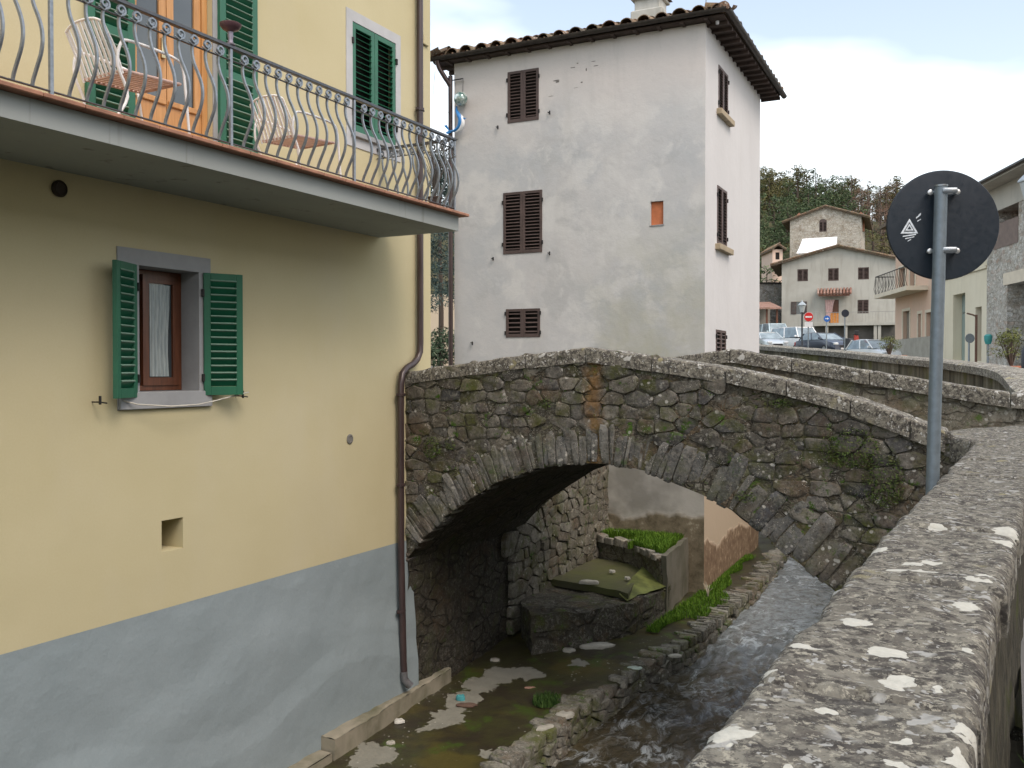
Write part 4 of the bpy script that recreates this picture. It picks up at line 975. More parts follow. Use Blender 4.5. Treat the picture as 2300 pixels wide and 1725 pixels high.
# bowl ornament standing on the rail post
bo = empty('bowl_ornament', (YX - RY, 5.50, Z0 + .822), label='small mauve pedestal bowl standing on the balcony handrail', cat='ornament')
MB(Matrix.Translation((YX - RY, 5.50, Z0 + .822))).lathe([(.035, 0), (.038, .01), (.022, .02), (.018, .05), (.024, .075), (.020, .09), (.022, .105)], 24).build('stem', simple('pewter', (.24, .22, .26), .4, .5), bo, smooth=40)
MB(Matrix.Translation((YX - RY, 5.50, Z0 + .822))).lathe([(.022, .105), (.030, .112), (.062, .125), (.082, .150), (.086, .166), (.080, .170), (.070, .158), (.03, .148), (.001, .146)], 32).build('bowl', simple('mauve_glaze', (.12, .065, .075), .35, .1), bo, smooth=40)

# white slatted armchairs
white = simple('white_garden_enamel', (.86, .86, .85), .4, 0, .06, 6)
rose = simple('rose_chair_slat', (.60, .42, .36), .5, 0, .2, 20)
ch = empty('garden_chair', (0, 0, 0), label='white slatted garden armchair on the balcony, in front of the left door shutter', cat='chair', group='white garden chairs on the balcony')
def crv3(l, k=5): return crv([Vector(p) for p in l], k)
# local: x = facing, y = sideways, z up
for s in (-1, 1):
    mb = MB(); mb.tube(crv3([(.40, s * .25, 0), (.36, s * .26, .30), (.32, s * .27, .52), (.26, s * .27, .57), (.10, s * .27, .585), (-.12, s * .26, .59), (-.20, s * .25, .56), (-.22, s * .24, .40), (-.14, s * .24, .20), (-.26, s * .24, 0)], 4), .011, 8); mb.build('arm_frame', white, ch, smooth=True, local=True)
mb = MB()
for s in (-1, 1): mb.tube([(-.16, s * .215, .36), (-.22, s * .215, .52), (-.31, s * .205, .68)], .009, 8)
mb.tube(crv3([(-.31, -.205, .68), (-.322, -.12, .715), (-.325, 0, .725), (-.322, .12, .715), (-.31, .205, .68)], 3), .009, 8)
for i in range(9):
    y_ = -.18 + .36 * i / 8; top = .68 + .045 * math.cos(y_ / .205 * 1.5)
    mb.tube([(-.155, y_, .37), (-.22, y_, .52), (-.31 - .012 * (1 - abs(y_) / .2), y_, top)], .0125, 4, flat=(1.25, .6))
mb.build('backrest', white, ch, smooth=45, local=True)
mb = MB(); mb.tube([(-.16, -.22, .385), (.34, -.22, .415), (.34, .22, .415), (-.16, .22, .385)], .010, 8, closed=True)
for i in range(12):
    x_ = -.12 + .44 * i / 11; mb.box(x_ - .012, -.215, .388 + (x_ + .16) * .06, x_ + .012, .215, .394 + (x_ + .16) * .06)
mb.build('seat', rose, ch, smooth=45, local=True)
FZ = 1.735
ch.location = (-5.77, 4.74, FZ); ch.rotation_euler = (0, 0, R(88))
copy_tree(ch, loc=(-5.92, 6.74, FZ), rz=R(86), label='white slatted garden armchair on the balcony, right of the balcony door')

# dried twigs in the corner of the railing
pt = empty('potted_twigs', (-5.60, 8.70, FZ), label='pot of dry grey twigs in the far corner of the balcony', cat='potted plant')
MB(Matrix.Translation((-5.60, 8.70, FZ))).lathe([(.05, 0), (.055, .01), (.075, .14), (.082, .145), (.082, .16), (.07, .16), (.066, .13), (.001, .12)], 20).build('pot', simple('dark_pot', (.06, .045, .04), .7), pt, smooth=40)
random.seed(77); mb = MB()
for i in range(34):
    a = rnd(0, 6.28); r = rnd(.08, .26); h = rnd(.55, .88); mb.tube(crv3([(-5.60, 8.70, FZ + .12), (-5.60 + r * .2 * math.cos(a), 8.70 + r * .2 * math.sin(a), FZ + h * .55), (-5.60 + r * .7 * math.cos(a), 8.70 + r * .7 * math.sin(a), FZ + h * .9), (-5.60 + r * math.cos(a), 8.70 + r * math.sin(a), FZ + h * rnd(.82, 1.02))], 3), .0035, 4)
mb.build('twigs', simple('dry_twig', (.10, .095, .09), .8), pt)

# ================================================================== WHITE HOUSE
al = R(2.17); WC = (-4.645, 15.75)
lx = (math.cos(al), math.sin(al)); ly_ = (-math.sin(al), math.cos(al))
ff_ = Frame((WC[0], WC[1], 0), lx); fm = ff_.m          # front: x<0 leftwards
rf_ = Frame((WC[0], WC[1], 0), ly_); rm = rf_.m         # right side: x>0 backwards
wh = empty('white_house', (WC[0], WC[1], 0), label='tall weathered white and grey plastered house with closed brown shutters', cat='house')
HT = 5.93
wp = Mt('weathered_white_plaster', .93, 0, .15)
zc = wp.sep(wp.co(), 2)
big = wp.noise(.42, 6, .6, wp.co(warp=1.1, wscale=.8, loc=(2.2, 0, 1.3)))
c = wp.mix(wp.ramp(big, [(.38, 0.0), (.60, 1.0)]), (.55, .545, .53), (.45, .47, .48))
n5 = wp.noise(.9, 8, .68, wp.co(warp=.9, wscale=1.0, loc=(8, 3, 1))); c = wp.mix(wp.ramp(n5, [(.50, 0.0), (.55, .35)]), c, (.57, .57, .555)); c = wp.mix(wp.ramp(n5, [(.38, .35), (.44, 0.0)]), c, (.40, .41, .40))
n2 = wp.noise(1.5, 7, .65, wp.co(warp=.6, wscale=1.3, loc=(5, 0, 9))); c = wp.mix(wp.ramp(n2, [(.50, 0.0), (.60, .85)]), c, (.60, .60, .58))
zw = wp.math('ADD', zc, wp.math('MULTIPLY', wp.noise(.5, 3), 2.6))
c = wp.mix(wp.ramp(wp.math('MULTIPLY', zw, .1), [(.55, 0.0), (.64, .85)]), c, (.62, .585, .55))
# olive damp patches low on the right
xc = wp.sep(wp.co(), 0)
ov = wp.math('MULTIPLY', wp.ramp(wp.math('MULTIPLY', xc, -.1), [(.62, 1.0), (.72, 0.0)]), wp.ramp(wp.math('ADD', wp.math('MULTIPLY', zc, .1), .3), [(.34, .9), (.62, 0.0)]))
ov = wp.math('MULTIPLY', ov, wp.ramp(wp.noise(1.0, 5, .65, wp.co(warp=.5, loc=(1, 1, 5))), [(.36, .1), (.6, 1.0)])); c = wp.mix(ov, c, (.43, .43, .35))
c = wp.mix(wp.ramp(wp.noise(2.2, 5, .65, wp.co((1, 1, .13))), [(.52, 0.0), (.75, .45)]), c, (.46, .455, .43))
# moisture band under the eaves, dark spots
c = wp.mix(wp.ramp(zc, [(.0, 0.0), (1.0, 0.0)]), c, (.3, .3, .3))
c = wp.mix(wp.ramp(wp.noise(26, 4, .7), [(.62, 0.0), (.74, .35)]), c, (.30, .30, .28))
# lower wall at the river: earthy stone
low = wp.ramp(wp.math('ADD', wp.math('MULTIPLY', zc, .1), wp.math('MULTIPLY_ADD', wp.noise(1.0, 4, .55, wp.co(warp=.3)), .08, .44)), [(.222, 1.0), (.232, 0.0)])
gz = wp.ramp(wp.math('ADD', wp.math('MULTIPLY', zc, .1), .5), [(.33, 1.0), (.42, 0.0)]); c = wp.mix(wp.math('MULTIPLY', gz, .8), c, wp.mix(wp.ramp(wp.noise(.9, 4, .6), [(.42, 0.0), (.58, 1.0)]), (.22, .215, .19), (.42, .41, .375)))
c = wp.mix(low, c, wp.ramp(wp.noise(5, 6, .7), [(.35, (.10, .085, .055)), (.6, (.21, .18, .125)), (.72, (.40, .37, .28))]))
wp.col(c); b = wp.bump(wp.noise(3, 5, .6), .35, .03); b = wp.bump(low, .5, .03, b); wp.bump(wp.noise(60, 4, .65), .25, .005, b); wp = wp.mat
sp_ = Mt('pinkish_side_plaster', .93, 0, .15)
zc = sp_.sep(sp_.co(), 2)
c = sp_.mix(sp_.ramp(sp_.noise(.5, 5, .6, sp_.co(warp=.5)), [(.35, 0.0), (.65, 1.0)]), (.53, .525, .515), (.575, .57, .56))
c = sp_.mix(sp_.ramp(sp_.noise(2.4, 5, .65, sp_.co((1, 1, .13))), [(.55, 0.0), (.8, .35)]), c, (.44, .42, .38))
lowf = sp_.ramp(sp_.math('ADD', sp_.math('MULTIPLY', zc, .1), sp_.math('MULTIPLY_ADD', sp_.noise(.55, 4, .5, sp_.co(warp=.4)), .14, .505)), [(.255, 1.0), (.262, 0.0)])
c = sp_.mix(sp_.ramp(sp_.math('ADD', sp_.math('MULTIPLY', zc, .1), .5), [(.36, 1.0), (.44, 0.0)]), c, (.47, .38, .275))
c = sp_.mix(lowf, c, sp_.ramp(sp_.noise(7, 6, .7), [(.35, (.15, .10, .065)), (.55, (.24, .17, .11)), (.70, (.42, .33, .22))]))
sp_.col(c); b = sp_.bump(sp_.noise(3, 5, .6), .3, .03); b = sp_.bump(lowf, .6, .04, b); sp_.bump(sp_.noise(50, 4, .65), .25, .005, b); sp_ = sp_.mat
fo = [(-3.775, -3.13, 4.645, 5.605), (-3.868, -3.058, 2.182, 3.342), (-3.81, -3.10, .607, 1.142), (-.973, -.738, 2.535, 2.955)]
mb = MB(fm); facade(mb, -4.93, 0, -4.2, HT, fo, .13); mb.build('front_wall', wp, wh)
so_ = [(.918, 1.65, 4.68, 5.49), (.85, 1.60, 2.258, 3.318), (.79, 1.55, .0, .72)]
mb = MB(rm); facade(mb, 0, 4.71, -4.3, HT, so_, .13); mb.build('side_wall', sp_, wh)
mb = MB(rm); mb.add([(4.71, 0, -4.3), (4.71, 4.93, -4.3), (4.71, 4.93, HT), (4.71, 0, HT)], [(0, 1, 2, 3)])
mb.add([(0, 4.93, -4.3), (4.71, 4.93, -4.3), (4.71, 4.93, HT), (0, 4.93, HT)], [(0, 1, 2, 3)]); mb.build('rear_wall', sp_, wh)
brsh = simple('brown_shutter_paint', (.085, .060, .053), .6, 0, .2, 6, .1)
bril = simple('grey_brown_slat', (.085, .068, .064), .6, 0, .2, 6)
def win(M_, o, n, label=None, sill=False, fr=.05, mids=(), open_=0):
    x0, x1, z0, z1 = o; ox = (x0 + x1) / 2
    w = empty('window', tuple(M_ @ Vector((ox, 0, (z0 + z1) / 2)))); w.parent = wh; w.matrix_parent_inverse = wmat(wh).inverted()
    if label: w['label'] = label
    MB(M_).box(x0, .10, z0, x1, .13, z1).build('pane', dark_in, w)
    wd = (x1 - x0) / 2
    for k in (0, 1):
        mb = MB(M_ @ Matrix.Translation((x0 + wd * k + .002, -.012, z0))); leaf(mb, wd - .004, z1 - z0, n, fr, .034, ang=38, sw=.040, mids=mids); sh = mb.build('shutter', brsh, w)
        mb = MB(M_ @ Matrix.Translation((x0 + wd * k, -.012, z0)))
        for q in (.16, .84):
            mb = MB(M_ @ Matrix.Translation((x0 + wd * k, -.012, z0))); hinge(mb, -.008 if k == 0 else wd + .008, q * (z1 - z0), -.004); mb.build('hinge', iron, sh)
    if sill: MB(M_).cbox(x0 - .13, -.10, z0 - .11, x1 + .17, .02, z0 - .005, .008).build('sill', simple('sandstone_sill', (.34, .28, .19), .9, 0, .2, 6, .4), w)
    return w
win(fm, fo[0], 14); win(fm, fo[1], 17); win(fm, fo[2], 5)
win(rm, so_[0], 14, sill=True); win(rm, so_[1], 17, sill=True); win(rm, so_[2], 8)
for x_, z_ in ((-4.0, 4.60), (-2.93, 4.75), (-4.10, 2.12), (-2.93, 2.16), (-4.55, .52)):
    mb = MB(fm); mb.tube([(x_, 0, z_), (x_, -.04, z_), (x_ + .05, -.05, z_ - .02)], .008, 6); mb.cbox(x_ + .03, -.06, z_ - .05, x_ + .05, -.03, z_ + .02, .004); mb.build('shutter_catch', iron, wh)
MB(fm).box(-.97, .05, 2.54, -.742, .09, 2.95).build('niche_panel', simple('orange_brick_panel', (.50, .17, .075), .85, 0, .15, 8, .4), wh)
mb = MB(fm); mb.prism([(-.99, 2.52), (-.73, 2.52), (-.72, 2.545), (-.98, 2.535)], -.012, .03, 'y'); mb.build('niche_sill', surr, wh)
# cracked spot under the eaves: a few bits of lost plaster
mb = MB(fm); random.seed(9)
for (x_, z_, w_, h_) in ((-2.86, 5.30, .17, .035), (-2.80, 5.27, .10, .04), (-2.52, 5.50, .14, .02), (-2.38, 5.56, .05, .03), (-2.2, 5.40, .03, .07), (-2.06, 5.47, .12, .018), (-2.10, 5.56, .12, .012), (-2.45, 5.13, .12, .010), (-2.95, 5.04, .14, .012), (-2.3, 5.2, .05, .04)):
    p = [(x_ + w_ * (.5 + .5 * math.cos(a) * rnd(.6, 1)), z_ + h_ * (.5 + .5 * math.sin(a) * rnd(.5, 1))) for a in [i * .785 for i in range(8)]]
    mb.add([(a, -.003, b) for a, b in p], [tuple(range(8))])
mb.build('cracks', simple('crack_grey', (.16, .15, .135), .95, 0, .3, 30), wh)
# roof: hip, with soffit, tiles and gutters
OV = .37; X0, X1, Y0, Y1 = -4.93 - .36, OV, -.20, 4.71 + OV; EZ = HT - .02; SL = .30
def rz_(x, y):
    return EZ + .10 + SL * min(x - X0, X1 - x, y - Y0, Y1 - y)
rt_ = empty('roof', tuple(fm @ Vector((-2.4, 2.3, EZ)))); rt_.parent = wh; rt_.matrix_parent_inverse = wmat(wh).inverted()
h2 = (Y1 - Y0) / 2; ymid = (Y0 + Y1) / 2
corners = [(X0, Y0), (X1, Y0), (X1, Y1), (X0, Y1)]; rg = [(X0 + h2, ymid), (X1 - h2, ymid)]
if X1 - h2 < X0 + h2: rg = [((X0 + X1) / 2, ymid)] * 2
mb = MB(fm); V = [(a, b, EZ + .08) for a, b in corners] + [(a, b, rz_(a, b)) for a, b in rg]
mb.add(V, [(0, 1, 5, 4), (1, 2, 5), (2, 3, 4, 5), (3, 0, 4)]); mb.build('roof_deck', tile_m, rt_)
sof = simple('dark_eaves_wood', (.060, .042, .034), .8, 0, .3, 7, .4)
mb = MB(fm); mb.box(X0 + .02, Y0 + .02, EZ + .03, X1 - .02, Y1 - .02, EZ + .06)
k = .3
while X0 + k < X1: mb.box(X0 + k - .03, Y0 + .01, EZ + .0, X0 + k + .03, .05, EZ + .029); k += .42
k = .3
while Y0 + k < Y1: mb.box(-.05, Y0 + k - .03, EZ - .03, X1 - .01, Y0 + k + .03, EZ + .029); mb.box(X0 + .01, Y0 + k - .03, EZ - .03, -4.9, Y0 + k + .03, EZ + .029); k += .33
mb.build('soffit', sof, rt_)
random.seed(15)
def slope_tiles(o, ax, up, width, sp=.32):
    """o = eave start (x,y); ax along the eave; up = inwards"""
    mb = MB(fm); ax = Vector(ax); up = Vector(up); n_ = int(width / sp)
    for i in range(n_ + 1):
        s_ = sp * i + .10
        if s_ > width - .05: break
        run = min(s_, width - s_, h2) ; L = max(.25, run); k = -.05
        mb.tint = random.random()
        while k < L:
            seg = .42; e = min(k + seg, L + .05); mb.tint = random.random(); r0, r1 = .128 + rnd(-.012, .014), .10
            jx = rnd(-.012, .012); jz = rnd(-.008, .012); vs = []
            for (kk, r, dz) in ((k, r0, .045), (k, r0 - .014, .045), (e + .04, r1, .02)):
                for q in range(9):
                    a = math.pi * q / 8; p = Vector((o[0], o[1])) + ax * (s_ + jx + r * math.cos(a)) + up * kk
                    vs.append((p.x, p.y, EZ + .10 + SL * max(kk, -.1) + dz * .6 + jz + r * math.sin(a)))
            fs = [(a_, a_ + 1, 9 + a_ + 1, 9 + a_) for a_ in range(8)] + [(a_, a_ + 1, 18 + a_ + 1, 18 + a_) for a_ in range(8)]
            mb.add(vs, fs); k += seg
        # channel tile between
        vs = []
        for kk in (-.08, L):
            for q in range(7):
                a = math.pi * q / 6; p = Vector((o[0], o[1])) + ax * (s_ + sp / 2 + .12 * math.cos(a)) + up * kk
                vs.append((p.x, p.y, EZ + .165 + SL * kk - .075 * math.sin(a)))
        mb.tint = random.random(); mb.add(vs, [(q, q + 1, 8 + q, 7 + q) for q in range(6)])
    return mb
slope_tiles((X0, Y0), (1, 0), (0, 1), X1 - X0).build('front_tiles', tile_m, rt_, smooth=50)
slope_tiles((X1, Y0), (0, 1), (-1, 0), Y1 - Y0).build('side_tiles', tile_m, rt_, smooth=50)
slope_tiles((X0, Y1), (0, -1), (1, 0), Y1 - Y0).build('side_tiles', tile_m, rt_, smooth=50)
slope_tiles((X1, Y1), (-1, 0), (0, -1), X1 - X0).build('rear_tiles', tile_m, rt_, smooth=50)
for (cx_, cy_), (gx, gy) in zip(corners, [rg[0], rg[1], rg[1], rg[0]]):      # hip ridge tiles
    mb = MB(fm)
    A = Vector((cx_, cy_, EZ + .14)); B = Vector((gx, gy, rz_(gx, gy) + .05)); d_ = B - A; L = d_.length; k = 0
    while k < L - .1:
        mb.tint = random.random(); p, q = A + d_ * (k / L), A + d_ * (min(k + .42, L) / L); mb.tube([p + Vector((0, 0, .02)), q], [.10, .082], 10); k += .38
    mb.build('ridge_tiles', tile_m, rt_, smooth=50)
gut = simple('dark_gutter', (.055, .047, .040), .5, .4, .3, 10)
mb = MB(fm)
def gutter(mb, a, b):
    a, b = Vector(a), Vector(b); d_ = (b - a).normalized(); s_ = d_.cross(Vector((0, 0, 1))).normalized(); vs = []
    for r in (.062, .052):
        for p in (a, b):
            for q in range(9): t = math.pi * q / 8; vs.append(p + s_ * r * math.cos(t) - Vector((0, 0, r * math.sin(t))))
    mb.add(vs, [(q, q + 1, 10 + q, 9 + q) for q in range(8)] + [(18 + q, 19 + q, 28 + q, 27 + q) for q in range(8)] + [(0, 18, 27, 9), (8, 26, 35, 17)])
gutter(mb, (X0 - .02, Y0 - .05, EZ + .105), (X1 + .05, Y0 - .05, EZ + .125)); gutter(mb, (X1 + .05, Y0 - .08, EZ + .125), (X1 + .05, Y1 + .12, EZ + .08))
mb.build('gutter', gut, rt_, smooth=60)
mb = MB(fm); mb.lathe([(.028, -.02), (.03, .03)], 12, Matrix.Translation((X1 - .16, Y0 + .16, EZ - .03))); mb.build('eaves_light', simple('pale_lamp_glass', (.5, .5, .5), .3), rt_)
# downpipe on the left corner
mb = MB(fm); mb.tube(crv3([(X0 + .12, Y0 - .04, EZ + .05), (X0 + .14, Y0 + .0, EZ - .08), (-5.06, -.14, EZ - .26), (-4.99, -.07, EZ - .42), (-4.98, -.06, EZ - .7), (-4.98, -.06, 0), (-4.98, -.06, -1.0)], 5), .045, 12); mb.build('downpipe', pipe_m, wh, smooth=60)
mb = MB(fm); mb.tube([(-4.96, -.05, 5.60), (-4.70, -.06, 5.60)], .012, 6); mb.tube([(-4.70, -.06, 5.60), (-4.70, -.08, 5.18)], .005, 5); mb.tube(crv3([(X0 + .02, Y0 + .05, EZ - .12), (-5.2, -.3, 5.2), (-4.97, -.1, 4.95)], 4), .004, 5); mb.build('wire_bracket', iron, wh)
# chimney
chm = empty('chimney', tuple(fm @ Vector((-1.5, .9, 6.3)))); chm.parent = rt_; chm.matrix_parent_inverse = wmat(rt_).inverted()
chp = stucco('chimney_plaster', (.52, .52, .48), (.25, .25, .20), .7, .9, 2)
cx_, cy_ = -1.28, .95
mb = MB(fm); mb.cbox(cx_ - .30, cy_ - .28, 6.1, cx_ + .30, cy_ + .28, 6.62, .02); mb.cbox(cx_ - .24, cy_ - .22, 6.62, cx_ + .24, cy_ + .22, 6.84, .01); mb.build('shaft', chp, chm)
mb = MB(fm); mb.cbox(cx_ - .29, cy_ - .29, 6.82, cx_ + .29, cy_ + .29, 6.87, .01); mb.build('collar', chp, chm)
mb = MB(fm); mb.prism([(cx_ - .34, 6.88), (cx_ - .28, 6.88), (cx_, 7.12), (cx_ + .28, 6.88), (cx_ + .34, 6.88), (cx_, 7.19)], cy_ - .3, cy_ + .3, 'y'); mb.build('cap', tile_m, chm)
mb = MB(fm); mb.tube([(.0 - .3, 1.2, 6.3), (-.3, 1.2, 8.6)], .012, 6); mb.tube([(-.3, .7, 8.4), (-.3, 1.7, 8.4)], .008, 6); mb.build('aerial', galv, rt_)

# blue dolphin and glass ball hanging from the bracket
dl = empty('hanging_ornament', tuple(fm @ Vector((-4.72, -.09, 5.2))), label='blue toy dolphin under a shiny glass ball hanging at the corner of the white house', cat='ornament')
bm_ = Mt('iridescent_ball', .15, .35, .8); bm_.col(bm_.ramp(bm_.noise(9, 3, .6), [(.35, (.07, .16, .14)), (.5, (.35, .45, .42)), (.65, (.75, .82, .8))])); 
mb = MB(fm @ Matrix.Translation((-4.71, -.14, 5.19)))
mb.lathe([(.001, -.135), (.05, -.125), (.095, -.095), (.125, -.05), (.135, 0), (.125, .05), (.095, .095), (.05, .125), (.001, .135)], 24); mb.build('ball', bm_.mat, dl, smooth=True)
blue = simple('blue_vinyl', (.035, .22, .55), .3, 0, .1, 8)
mb = MB(fm @ Matrix.Translation((-4.78, -.14, 4.96)))
body = crv3([(-.02, 0, .10), (-.02, 0, .02), (.02, 0, -.06), (.065, 0, -.15), (.06, 0, -.25), (.0, 0, -.33), (-.10, 0, -.365), (-.19, 0, -.35)], 4)
nb = len(body); rr = [interp([(0, .012), (.08, .022), (.2, .038), (.35, .055), (.55, .060), (.75, .040), (.9, .022), (1, .012)], i / (nb - 1)) for i in range(nb)]
mb.tube(body, rr, 14, flat=(1, .8))
mb.prism([(.06, -.11), (.19, -.155), (.08, -.20)], -.008, .008, 'y')
mb.prism([(-.17, -.37), (-.30, -.24), (-.235, -.235), (-.20, -.31)], -.012, .012, 'y'); mb.prism([(-.17, -.34), (-.27, -.385), (-.22, -.41), (-.13, -.385)], -.012, .012, 'y'); mb.build('dolphin', blue, dl, smooth=45)
wb = simple('white_vinyl', (.75, .78, .8), .3)
mb = MB(fm @ Matrix.Translation((-4.745, -.13, 4.93))); mb.tube(body[8:-5], [r_ * .8 for r_ in rr[8:-5]], 12); mb.build('belly', wb, dl, smooth=45)
mb = MB(fm @ Matrix.Translation((-4.71, -.14, 5.19))); mb.tube([(0, 0, -.13), (-.09, 0, -.16)], .004, 5); mb.tube([(0, .06, .135), (0, .06, .42)], .003, 5); mb.build('cord', simple('cord_grey', (.3, .3, .3), .8), dl)

# ================================================================== BACKGROUND BUILDINGS
def bwin(M_, par, o, mat, n=6, y=-.008, fr=.06, label=None, th=.03):
    """closed two-leaf shutter window, as one window part with two shutters"""
    x0, x1, z0, z1 = o; w = empty('window', tuple(M_ @ Vector(((x0 + x1) / 2, 0, (z0 + z1) / 2)))); w.parent = par; w.matrix_parent_inverse = wmat(par).inverted()
    if label: w['label'] = label
    wd = (x1 - x0) / 2
    for k in (0, 1):
        mb = MB(M_ @ Matrix.Translation((x0 + wd * k + .005, y, z0))); leaf(mb, wd - .01, z1 - z0, n, fr, th, ang=35, sw=.08); mb.build('shutter', mat, w)
    MB(M_).box(x0, .12, z0, x1, .15, z1).build('pane', dark_in, w)
    return w
def gable_roof(M_, par, x0, x1, y0, y1, ze, za, over=.35, th=.14, mat=None, ov_y=.35):
    """gable facing local -y"""
    xm = (x0 + x1) / 2; sl = (za - ze) / (xm - x0)
    mb = MB(M_); a, b = x0 - over, x1 + over; zl = ze - sl * over
    mb.prism([(a, zl), (xm, za), (b, zl), (b, zl + th), (xm, za + th), (a, zl + th)], y0 - ov_y, y1, 'y')
    n = int((x1 - x0 + 2 * over) / .3)
    rf = mb.build('roof', mat or tile_m, par)
    mb = MB(M_); random.seed(int(abs(x0) * 100) + 3)
    k = y0 - ov_y + .05
    while k < y0 + 3.5:                           # rows of barrel tiles running down both slopes
        for s_, e in ((a, xm), (b, xm)):
            mb.tint = random.random(); mb.tube([(s_, k, zl + th + .02), (e, k, za + th + .02)], .085, 6)
        k += .24
    for i in range(n):
        mb.tint = random.random(); x_ = lerp(a, b, (i + .5) / n); z_ = za - abs(x_ - xm) * sl + th; mb.tube([(x_ - .16, y0 - ov_y, z_ + .02 + sl * .16 * (1 if x_ > xm else -1)), (x_ + .16, y0 - ov_y, z_ + .02 - sl * .16 * (1 if x_ > xm else -1))], .075, 6)
    mb.build('tiles', tile_m, rf, smooth=50)
    return rf
def body(M_, par, x0, x1, y1, z0, zt, mat, name='wall', ops=(), gable=None, depth=.15):
    mb = MB(M_); facade(mb, x0, x1, z0, zt, list(ops), depth)
    if gable is not None: mb.add([(x0, 0, zt), (x1, 0, zt), ((x0 + x1) / 2, 0, gable)], [(0, 1, 2)]); mb.add([(x0, y1, zt), (x1, y1, zt), ((x0 + x1) / 2, y1, gable)], [(0, 1, 2)])
    for x in (x0, x1): mb.add([(x, 0, z0), (x, y1, z0), (x, y1, zt), (x, 0, zt)], [(0, 1, 2, 3)])
    mb.add([(x0, y1, z0), (x1, y1, z0), (x1, y1, zt), (x0, y1, zt)], [(0, 1, 2, 3)])
    return mb.build(name, mat, par)
def rect(fr, u0, v0, u1, v1):
    x0, z0 = fr.px(u0, v1); x1, z1 = fr.px(u1, v0); return (min(x0, x1), max(x0, x1), min(z0, z1), max(z0, z1))

# grey gabled house at the end of the car park, square to the view
def facing(u, t, d=0):
    p = at(u, 830, t); return Frame((p.x, p.y, 0), (RT.x + FW.x * d, RT.y + FW.y * d))
gf = facing(1755, 78, -.36); gm_ = gf.m; gw = gf.px(2010, 830)[0]
gh = empty('grey_house', tuple(gm_ @ Vector((0, 0, 1.2))), label='grey rendered gable house with brown shutters at the end of the car park', cat='house')
ze = gf.px(1755, 592)[1]; za = gf.px(1877, 556)[1]
wins = [rect(gf, 1791, 604, 1815, 632), rect(gf, 1860, 602, 1884, 631), rect(gf, 1927, 600, 1952, 628), rect(gf, 1926, 673, 1951, 704)]
w4 = rect(gf, 1777, 677, 1793, 706); door = rect(gf, 1862, 673, 1884, 727)
z_low = gf.px(1800, 731)[1]
grender = stucco('grey_render', (.43, .425, .38), (.30, .29, .25), .8, .92, .35)
body(gm_, gh, 0, gw, 9, -1, ze, grender, ops=wins + [rect(gf, 1777, 677, 1812, 706), door], gable=za)
for o in wins: bwin(gm_, gh, o, brsh, 8)
o = rect(gf, 1777, 677, 1812, 706); w = empty('window', tuple(gm_ @ Vector((o[0], 0, o[2])))); w.parent = gh; w.matrix_parent_inverse = wmat(gh).inverted(); w['label'] = 'window with its brown shutters open'
MB(gm_).box(o[0], .1, o[2], o[1], .14, o[3]).build('pane', glass, w)
for xx in (o[0] - .02, o[1] - .40): 
    mb = MB(gm_ @ Matrix.Translation((xx, -.04, o[2]))); leaf(mb, .42, o[3] - o[2], 8, .06, .03, ang=35, sw=.08); mb.build('shutter', brsh, w)
gable_roof(gm_, gh, 0, gw, 0, 9, ze, za, .9)
dr = empty('door', tuple(gm_ @ Vector((door[0], 0, door[2])))); dr.parent = gh; dr.matrix_parent_inverse = wmat(gh).inverted()
MB(gm_).box(door[0], .10, door[2], door[1], .14, door[3]).build('leaf', dk_wood, dr)
mb = MB(gm_); mb.grid(16, 6, lambda a, b: (lerp(gf.px(1853, 680)[0], gf.px(1875, 680)[0] - .35 * (1 - b) ** .7, a) + .1 * (1 - b), -.10 + .05 * math.sin(a * 25), lerp(door[2] + .35, door[3], b)))
mb.build('curtain', simple('rose_curtain', (.62, .43, .40), .9, 0, .2, 5), dr, smooth=True)
# tiled canopy above the door
c0, c1 = gf.px(1835, 660)[0], gf.px(1913, 660)[0]; cz0, cz1 = gf.px(1870, 663)[1], gf.px(1870, 651)[1]
cn = empty('canopy', tuple(gm_ @ Vector((c0, 0, cz0)))); cn.parent = gh; cn.matrix_parent_inverse = wmat(gh).inverted()
mb = MB(gm_); mb.prism([(-.9, cz0 - .02), (0, cz1), (0, cz1 - .1), (-.9, cz0 - .14)], c0 + .15, c1 - .15, 'x'); mb.build('board', dk_wood, cn)
mb = MB(gm_); k = c0
red_t = stone_mat('red_clay_tile', [(.34, .13, .09), (.50, .28, .22), (.28, .13, .10), (.56, .38, .32)], moss=.1, lichen=.3)
while k < c1: mb.tint = random.random(); mb.tube([(k + .1, -1.0, cz0 + .04), (k + .1, 0, cz1 + .10)], .085, 7); k += .25
mb.build('tiles', red_t, cn, smooth=50)
# terrace slab across the first floor, dark sheet painted as the carport's shade below
ts0, ts1 = gf.px(1830, 727)[0], gw - .05; tz0, tz1 = gf.px(1900, 733)[1], gf.px(1900, 727)[1]
tc_ = empty('terrace', tuple(gm_ @ Vector((ts0, -1, tz0)))); tc_.parent = gh; tc_.matrix_parent_inverse = wmat(gh).inverted()
MB(gm_).box(ts0, -1.6, tz0, ts1, -.005, tz1).build('slab', grender, tc_)
mb = MB(gm_)
for i in range(26): x_ = lerp(ts0, ts1, i / 25); mb.tube([(x_, -1.55, tz1), (x_, -1.55, tz1 + .85)], .012, 5)
mb.tube([(ts0, -1.55, tz1 + .85), (ts1, -1.55, tz1 + .85)], .02, 5); mb.build('railing', simple('grey_rail', (.30, .30, .28), .6, .2), tc_)
mb = MB(gm_); mb.box(ts0, -.9, -.5, ts1, -.87, tz0 - .01); mb.build('shade_sheet', simple('carport_shade_colour', (.10, .095, .085), .9, 0, .3, 1.2), tc_)
